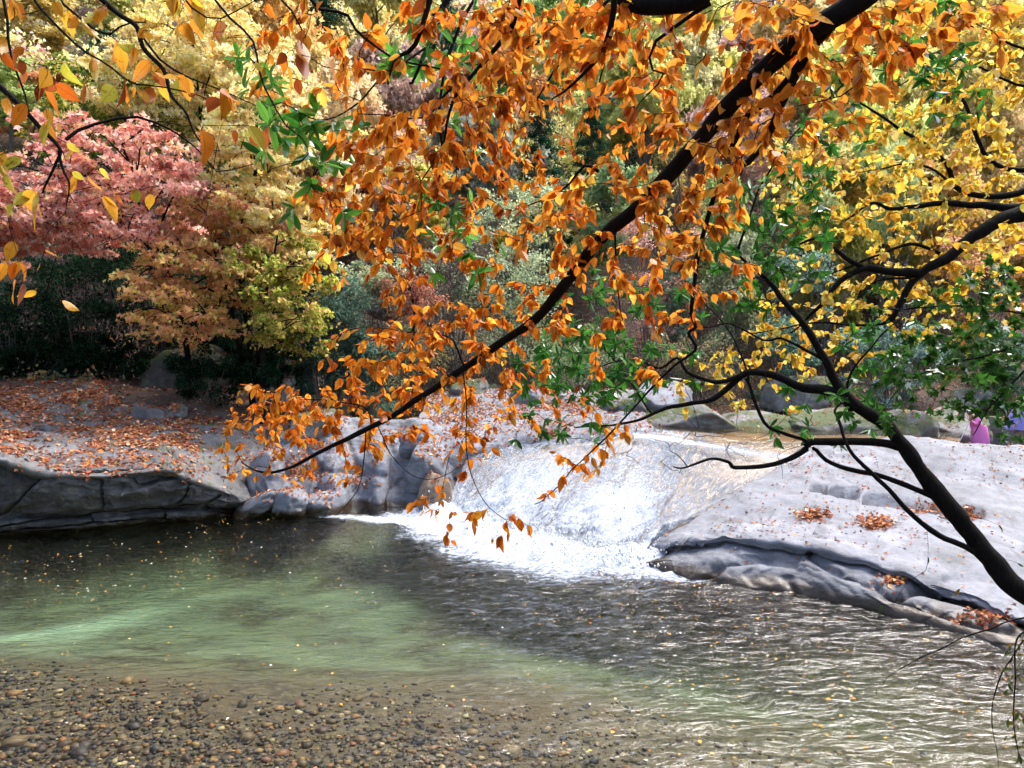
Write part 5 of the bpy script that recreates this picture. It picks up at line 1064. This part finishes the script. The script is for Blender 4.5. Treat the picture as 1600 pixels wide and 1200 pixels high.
lay(*sample_grid(SURF['ledge'], 36000, lambda px, py, W: np.interp(py, [600, 650, 690, 735, 760], [2.3, 1.9, .75, .4, .1]) * np.clip(.25 + 1.6 * sstep(-.35, .45, pat(W, .55, 201)), 0, 2) * np.interp(px, [300, 400], [1, .5]) * np.clip(.4 + pat(W, 2.2, 203), .1, 2)), .115)
def heap(px, py, x, y, sx, sy): return np.exp(-((px - x) / sx) ** 2 - ((py - y) / sy) ** 2)
Gb = SURF['boulder']
lay(*sample_grid(Gb, 1900, lambda px, py, W: (W[..., 2] > .25) * np.interp(W[..., 2], [.3, .9], [.25, 1]) * (.03 + .25 * heap(px, py, 1250, 820, 160, 45) + .22 * sstep(1400, 1600, px) * (py < 760) + .3 * np.clip(pat(W, .7, 205), 0, 1) + 1.0 * np.exp(-(seg_dist(px, py, [(1265, 872), (1300, 890), (1375, 925), (1440, 950), (1520, 978), (1600, 985)]) / 5) ** 2))), .07)
for hx, hy, sx, sy, n in ((1270, 806, 17, 6, 240), (1368, 818, 21, 8, 420), (1440, 798, 22, 4, 120), (1505, 806, 26, 5, 160), (1530, 968, 40, 8, 200), (1395, 910, 16, 4, 60)):
    P, Q = sample_grid(Gb, n, lambda px, py, W: heap(px, py, hx, hy, sx, sy)); P[:, 2] += .05 * rng.random(n); lay(P, Q, .09)
lay(*sample_grid(SURF['rock_terrace21'], 7000, lambda px, py, W: .25 + np.clip(pat(W, .6, 207), 0, 2)), .10)
lay(*sample_grid(SURF['fluted'], 2200, lambda px, py, W: (.03 + np.clip(pat(W, 1.1, 209) - .1, 0, 2) ** 2) * (py < 765) + 1.2 * heap(px, py, 455, 738, 40, 14)), .09)
for k_, v_2 in SURF.items():
    if isinstance(v_2, tuple): lay(*sample_mesh(v_2[0], v_2[1], 130), .09)
gxs = rng.uniform(-26, 26, 48000); gys = rng.uniform(24.5, 46, 48000); ok = (gys - .25 * gxs > 25.5) & (np.abs(gxs) < gys * .75)
gxs, gys = gxs[ok], gys[ok]; lay(np.stack([gxs, gys, ground_z(gxs, gys)], -1), np.tile((0., 0, 1), (len(gxs), 1)) + .25 * rng.normal(size=(len(gxs), 3)), .12)
P = np.vstack(LP); Nn = unit(np.vstack(LN) + .28 * rng.normal(size=(len(P), 3))); D = rng.normal(size=P.shape); Z = np.concatenate(LZ) * np.clip(rng.normal(1, .25, len(P)), .4, 1.7)
lit = link('fallen_leaves', leaf_mesh('fallen_leaves', DIA, P, unit(np.cross(D, Nn)), Nn, Z, palette(len(P), LIT, [4, 4, 2.5, 3, 1, 1.5, 3], .25)), MAT['leaf_litter'])
tag(lit, 'fallen russet leaves strewn over the rocks and banks', kind='stuff')
# floating leaves
n = 2900; fx = rng.uniform(-16, 9, n * 3); fy_ = rng.uniform(6.6, 22.5, n * 3); W3 = np.stack([fx, fy_, fx * 0], -1); px, py, _ = to_px(W3)
dn = .10 + .9 * np.exp(-(seg_dist(px, py, [(1010, 900), (1100, 940), (1180, 1000), (1300, 1080)]) / 60) ** 2) + .7 * np.exp(-(seg_dist(px, py, [(0, 900), (200, 950), (420, 830)]) / 40) ** 2) + .35 * (px > 900) + .4 * np.clip(fbm(W3, .6, 3, 301), 0, 1)
ok = (rng.random(n * 3) < dn * .5) & in_poly(fx, fy_, POOL); W3 = W3[ok]
ix = np.clip(np.searchsorted(wx, W3[:, 0]), 0, nc - 1); iy = np.clip(np.searchsorted(wy, W3[:, 1]), 0, nr - 1); W3[:, 2] = Wz[iy, ix] + .012
Nn = unit(np.array((0, 0, 1.)) + .12 * rng.normal(size=W3.shape)); D = rng.normal(size=W3.shape); D[:, 2] = 0
fl = link('floating_leaves', leaf_mesh('floating_leaves', DIA, W3, unit(D), Nn,   .043 * np.clip(rng.normal(1, .3, len(W3)), .4, 1.7), palette(len(W3), [(.7, .42, .1), (.6, .3, .08), (.75, .6, .35), (.4, .18, .06), (.75, .7, .6)], [3, 3, 2, 2, 2])), MAT['leaf_litter'])
tag(fl, 'small yellow and brown leaves drifting on the pool', kind='stuff')
# ------------------------------------------------------------------ pebbles on the bed
bm = bmesh.new(); bmesh.ops.create_icosphere(bm, subdivisions=1, radius=1.0); IV = np.array([v.co[:] for v in bm.verts]); IF = np.array([[v.index for v in f.verts] for f in bm.faces]); bm.free()
IC = IF
m = N('pebble'); a = m.n('Attribute', attribute_name='tint').outputs['Color']; oc = m.n('ObjectInfo').outputs['Color']
m.surf(m.n('BsdfPrincipled', {'Base Color': m.mix(1.0, a, oc, 'MULTIPLY'), 'Roughness': .6}).outputs[0])
PEB = [(.024, .012, .005), (.052, .028, .010), (.09, .05, .017), (.13, .078, .028), (.21, .11, .03), (.34, .24, .12), (.011, .007, .004), (.19, .07, .016)]
def pebble_pts(n):
    x = rng.uniform(-8.5, 6.5, n); y = rng.uniform(6.6, 19.0, n); W = np.stack([x, y, ground_z(x, y)], -1); px, py, _ = to_px(np.stack([x, y, x * 0], -1))
    d = sstep(960, 1150, py - .06 * px + 45 * fbm(W, .5, 3, 311)) * (1 - .6 * sstep(600, 1100, px)); return W[rng.random(n) < d]
W3 = pebble_pts(64000); n = len(W3)
sz = .025 * np.exp(.5 * rng.normal(size=n)); sc3 = np.stack([np.ones(n) * 1.1, .8 + .3 * rng.random(n), .45 + .2 * rng.random(n)], 1) * sz[:, None]; th = rng.random(n) * 6.28
V = IV[None] * sc3[:, None]; V = V * (1 + .18 * rng.normal(size=(n, len(IV), 1)))
V = np.stack([V[..., 0] * np.cos(th)[:, None] - V[..., 1] * np.sin(th)[:, None], V[..., 0] * np.sin(th)[:, None] + V[..., 1] * np.cos(th)[:, None], V[..., 2]], -1) + W3[:, None] + np.array((0, 0, .012))
col = palette(n, PEB, [5, 5, 4.5, 3.5, 2.5, 1.4, 3, 1.2])
o = link('gravel', mesh_np('gravel', V.reshape(-1, 3), (IF[None] + (np.arange(n) * len(IV))[:, None, None]).reshape(-1, 3), attrs={'tint': np.repeat(np.concatenate([col, np.ones((n, 1))], 1), len(IV), 0)}), MAT['pebble'])
tag(o, 'brown and tan gravel on the bed of the pool', kind='stuff')
PM = []
for k in range(6):
    V = IV * (1.1, .85, .5) * (1 + .16 * np.random.default_rng(k).normal(size=(len(IV), 1))); me = mesh_np('pebble', V, IF, attrs={'tint': np.ones((len(V), 4))}); me.materials.append(MAT['pebble']); PM.append(me)
W3 = pebble_pts(4500)[:300]; cc = palette(len(W3), PEB, [5, 4, 3, 2, 2, 1.5, 5, 1.5])
for k, p in enumerate(W3):
    o = bpy.data.objects.new('pebble', PM[k % 6]); C.objects.link(o); s = .052 * math.exp(.35 * rng.normal()); o.scale = (s, s, s); o.location = (float(p[0]), float(p[1]), float(p[2]) + .2 * s); o.rotation_euler = (0, 0, rng.random() * 6.28); o.color = (*[float(c) for c in cc[k]], 1); o.parent = ground
# ------------------------------------------------------------------ spray
simple('spray_white', (.6, .64, .7), .6)
ii = rng.integers(95, 185, 6000); jj = rng.integers(4, 256, 6000); keep = rng.random(6000) < .45 * sstep(.45, .9, foam[ii, jj]); ii, jj = ii[keep], jj[keep]
P = Fw[ii, jj] + nF[ii, jj] * np.abs(rng.normal(size=(len(ii), 1))) * .10 + rng.normal(size=(len(ii), 3)) * .05
ft_ = np.array(foot); kk = rng.integers(0, len(foot) - 1, 3500); u = rng.random((3500, 1)); Pf = ft_[kk] * (1 - u) + ft_[kk + 1] * u
Pf = np.concatenate([Pf + rng.normal(size=(3500, 2)) * (.35, .5), np.abs(rng.normal(size=(3500, 1))) * .22], 1); P = np.vstack([P, Pf]); n = len(P)
OC = np.array([(1, 0, 0), (-1, 0, 0), (0, 1, 0), (0, -1, 0), (0, 0, 1), (0, 0, -1)], float); OF = np.array([(0, 2, 4), (2, 1, 4), (1, 3, 4), (3, 0, 4), (2, 0, 5), (1, 2, 5), (3, 1, 5), (0, 3, 5)])
s = .011 * np.exp(.45 * rng.normal(size=n)); V = P[:, None] + OC[None] * s[:, None, None] * (1, 1, 1.6)
tag(link('spray', mesh_np('spray', V.reshape(-1, 3), (OF[None] + (np.arange(n) * 6)[:, None, None]).reshape(-1, 3)), MAT['spray_white']), 'white spray drops over the waterfall', kind='stuff')
# ------------------------------------------------------------------ undergrowth on the slope
n = 2600; ux = rng.uniform(-40, 40, n * 2); uy = rng.uniform(28, 66, n * 2); ok = (uy - .25 * ux > 31) & (np.abs(ux) < .72 * uy); ux, uy = ux[ok][:n], uy[ok][:n]
ce = np.stack([ux, uy, ground_z(ux, uy) + .25], -1)
V = crown(ce, 48000, .55, .7, .15, [(.30, .36, .2), (.2, .24, .12), (.42, .2, .12), (.5, .36, .16), (.3, .22, .2), (.45, .34, .3), (.14, .18, .1)], [4, 3, 2, 2, 3, 3, 3], DIA, 411, .1, colclump=.75)
tag(link('undergrowth', mesh_np('undergrowth', V[0], V[1], smooth=False, uv=V[3], attrs={'tint': V[2]}), MAT['leaf_far']), 'low mixed undergrowth covering the far slope', kind='stuff')
# ------------------------------------------------------------------ two people beyond the boulder
simple('skin', (.55, .33, .24), .6); simple('pink_cloth', (.78, .20, .55), .75); simple('lavender_cloth', (.25, .23, .62), .75); simple('white_cloth', (.8, .82, .85), .7); simple('black_hair', (.012, .01, .01), .5); simple('khaki_cloth', (.22, .19, .13), .8); simple('dark_cloth', (.03, .03, .035), .8); simple('pole_metal', (.7, .72, .75), .35); simple('magenta_cloth', (.55, .05, .22), .75)
def skin_obj(name, chains, mat, parent, sub=2):
    "chains: polylines of (x, y, z, radius); points with equal coordinates are joined"
    idx, co, rad, ed = {}, [], [], []
    for ch in chains:
        prev = None
        for x, y, z, r in ch:
            k = (round(x, 4), round(y, 4), round(z, 4))
            if k not in idx: idx[k] = len(co); co.append((x, y, z)); rad.append(r)
            if prev is not None and prev != idx[k]: ed.append((prev, idx[k]))
            prev = idx[k]
    me = bpy.data.meshes.new(name); me.from_pydata(co, ed, []); me.update(); o = bpy.data.objects.new(name, me); C.objects.link(o)
    o.modifiers.new('skin', 'SKIN').use_smooth_shade = True
    for i, v in enumerate(me.skin_vertices[0].data): v.radius = (rad[i], rad[i]); v.use_root = i == 0
    ss = o.modifiers.new('sub', 'SUBSURF'); ss.levels = ss.render_levels = sub
    me.materials.append(MAT[mat]); o.parent = parent; return o
def hand(w, d, sgn):
    "palm and five fingers starting at wrist w along direction d"
    d = np.array(d) / np.linalg.norm(d); s = np.cross(d, (0, 1, .2)); s /= np.linalg.norm(s); w = np.array(w); p = w + d * .09; out = [[(*w, .026), (*p, .034)]]
    for k, l in ((-.03, .06), (-.01, .075), (.01, .07), (.03, .055)):
        a = p + s * k + d * .03; b = a + d * l * .6 + (0, -.012, -.01); c = b + d * l * .4 + (0, -.02, -.015); out.append([(*p, .034), (*a, .011), (*b, .009), (*c, .008)])
    t = w + d * .04 + s * .045 * sgn; out.append([(*w, .026), (*t, .012), (*(t + d * .04 + s * .01 * sgn), .009)]); return out
def loft_ring(name, rings, mat, parent, seg=20, wob=.0):
    V, F = [], []; th = np.linspace(0, 2 * math.pi, seg, endpoint=False)
    for i, (cx, cy, cz, rx, ry) in enumerate(rings):
        f = 1 + wob * (i / len(rings)) * np.sin(th * 6); V.append(np.stack([cx + rx * f * np.cos(th), cy + ry * f * np.sin(th), np.full(seg, cz)], -1))
    i = np.arange(len(rings) - 1)[:, None] * seg; j = np.arange(seg)[None]; k = (j + 1) % seg
    o = bpy.data.objects.new(name, mesh_np(name, np.vstack(V), np.stack([i + j, i + k, i + seg + k, i + seg + j], -1).reshape(-1, 4))); C.objects.link(o); o.data.materials.append(MAT[mat]); o.parent = parent; return o
def face(parent, hx, hy, hz, look, hatmat, hairmat='black_hair'):
    "nose, eyes, mouth, hair and cap on a head at (hx, hy, hz) facing direction look (x, y)"
    l = np.array((look[0], look[1], 0.)) / math.hypot(*look); s = np.array((-l[1], l[0], 0)); c = np.array((hx, hy, hz))
    made = {}
    def ball(nm, p, r, sc, mt):
        bm = bmesh.new(); bmesh.ops.create_icosphere(bm, subdivisions=2, radius=r); me = bpy.data.meshes.new(nm); bm.to_mesh(me); bm.free(); me.materials.append(MAT[mt])
        o = bpy.data.objects.new(nm, me); C.objects.link(o); o.location = Vector([float(q) for q in p]); o.scale = sc; o.rotation_euler = (0, 0, math.atan2(l[1], l[0])); o.parent = parent; made[nm] = o
        for q in me.polygons: q.use_smooth = True
    for sg in (-1, 1): ball('eye', c + l * .088 + s * .034 * sg + (0, 0, .01), .011, (1, 1, .7), 'black_hair')
    ball('nose', c + l * .105 + (0, 0, -.015), .016, (1, .8, 1.3), 'skin'); ball('mouth', c + l * .093 + (0, 0, -.055), .02, (.5, 1.2, .35), 'magenta_cloth')
    for sg in (-1, 1): ball('ear', c + s * .09 * sg, .022, (.6, .5, 1.1), 'skin')
    ball('hair', c - l * .022 + (0, 0, .012), .112, (1, .98, 1.08), hairmat); ball('hat', c + (0, 0, .065), .118, (1.02, 1, .72), hatmat); ball('hat_brim', c + l * .09 + (0, 0, .06), .08, (1, 1, .14), hatmat)
    hb, hh_ = made['hat_brim'], made['hat']; M_ = lambda o: Matrix.LocRotScale(o.location, o.rotation_euler, o.scale); hb.parent = hh_; hb.matrix_parent_inverse = M_(hh_).inverted()
# person in pink, bent forward over a pole
pc = at(1530, 690, 27.0); gzp = float(at(1512, 640, 27.0)[2]) - 1.48
pr = empty('person', (float(pc[0]), 27.0, gzp), 'person in bright pink clothes and white cap leaning on a silver trekking pole', 'person')
hip = (0, 0, .86, .14); chs = (-.26, -.05, 1.2, .15); nk = (-.34, -.07, 1.32, .06); hd = (-.40, -.09, 1.40, .095); hp2 = (-.42, -.09, 1.46, .08)
la = [(-.26, -.05, 1.2, .15), (-.22, -.22, 1.18, .062), (-.32, -.30, .98, .048), (-.46, -.30, 1.1, .034)]; ra = [(-.26, -.05, 1.2, .15), (-.24, .13, 1.18, .062), (-.16, .2, .92, .048), (-.2, .1, .72, .034)]
ll = [hip, (.02, -.1, .78, .10), (-.05, -.12, .44, .07), (.06, -.12, .08, .045), (-.08, -.13, .03, .035)]; rl = [hip, (.02, .1, .78, .10), (.06, .12, .44, .07), (.18, .12, .08, .045), (.04, .13, .03, .035)]
skin_obj('body', [[hip, (-.13, -.02, 1.03, .13), chs, nk, hd, hp2], la, ra, ll, rl] + hand(la[-1][:3], (-.3, 0, .9), 1) + hand(ra[-1][:3], (-.1, 0, -1), -1), 'skin', pr)
skin_obj('jacket', [[(0, 0, .84, .165), (-.13, -.02, 1.03, .15), (-.27, -.05, 1.21, .17), (-.325, -.065, 1.29, .08)], [(-.27, -.05, 1.21, .17), (-.22, -.22, 1.18, .078), (-.32, -.30, .98, .06), (-.44, -.30, 1.08, .048)], [(-.27, -.05, 1.21, .17), (-.24, .13, 1.18, .078), (-.16, .2, .92, .06), (-.19, .12, .76, .048)]], 'pink_cloth', pr)
loft_ring('skirt', [(0, 0, .95, .17, .17), (.02, 0, .85, .23, .2), (.03, 0, .6, .27, .24), (.04, 0, .35, .29, .27), (.04, 0, .2, .27, .26)], 'pink_cloth', pr, 24, .08)
for leg in (ll, rl): skin_obj('trousers', [[(x, y, z, r + .012) for x, y, z, r in leg[1:4]]], 'dark_cloth', pr, 1)
face(pr, -.40, -.09, 1.40, (-.8, -.6), 'white_cloth')
p0 = np.array((float(pc[0]) - .47, 27.0 - .31, gzp + 1.2)); p1 = at(1497, 694, 26.6); p1 = p0 + (p1 - p0) * 1.25
pole = empty('trekking_pole', p1, 'silver trekking pole held by the person in pink', 'trekking pole')
V, F = tube(np.array([p0, p1]), [.014, .012], 8); link('shaft', mesh_np('shaft', V, F), MAT['pole_metal'], pole)
V, F = tube(np.array([p0 + (p0 - p1) * .06, p0, p0 + (p1 - p0) * .08]), [.02, .024, .018], 8); link('grip', mesh_np('grip', V, F), MAT['dark_cloth'], pole)
# person in lavender, mid-stride, mostly behind the maple leaves
pc = at(1592, 690, 26.6); gzp = float(at(1590, 706, 26.6)[2])
pr = empty('person', (float(pc[0]), 26.6, gzp), 'person in lavender poncho and khaki trousers stepping behind the green maple leaves', 'person')
hip = (0, 0, .92, .13); chs = (.02, 0, 1.32, .15); nk = (.0, 0, 1.48, .06); hd = (-.02, -.01, 1.6, .095); hp2 = (-.02, -.01, 1.67, .08)
la = [chs, (0, -.2, 1.36, .062), (-.12, -.26, 1.12, .048), (-.25, -.24, 1.0, .034)]; ra = [chs, (.04, .2, 1.36, .062), (.1, .26, 1.1, .048), (.02, .24, .88, .034)]
ll = [hip, (-.03, -.1, .84, .10), (-.2, -.12, .5, .07), (-.33, -.12, .1, .045), (-.45, -.12, .03, .035)]; rl = [hip, (.05, .1, .84, .10), (.1, .1, .46, .07), (.3, .1, .1, .045), (.2, .1, .03, .035)]
skin_obj('body', [[hip, (.01, 0, 1.1, .13), chs, nk, hd, hp2], la, ra, ll, rl] + hand(la[-1][:3], (-.6, 0, -.6), 1) + hand(ra[-1][:3], (-.2, 0, -1), -1), 'skin', pr)
loft_ring('poncho', [(0, 0, 1.52, .09, .09), (.01, 0, 1.44, .2, .24), (0, 0, 1.25, .28, .32), (-.04, 0, 1.0, .35, .36), (-.06, 0, .78, .42, .38)], 'lavender_cloth', pr, 24, .12)
for leg in (ll, rl): skin_obj('trousers', [[(x, y, z, r + .014) for x, y, z, r in leg[1:4]]], 'khaki_cloth', pr, 1)
for leg in (ll, rl):
    (a, b, c, _), (d, e, f, _) = leg[3], leg[4]; skin_obj('shoe', [[(a, b, c - .02, .05), (a - .02, b, .045, .05), (d - .02, e, .04, .042)]], 'white_cloth', pr, 1)
face(pr, -.02, -.01, 1.6, (-1, -.3), 'lavender_cloth')
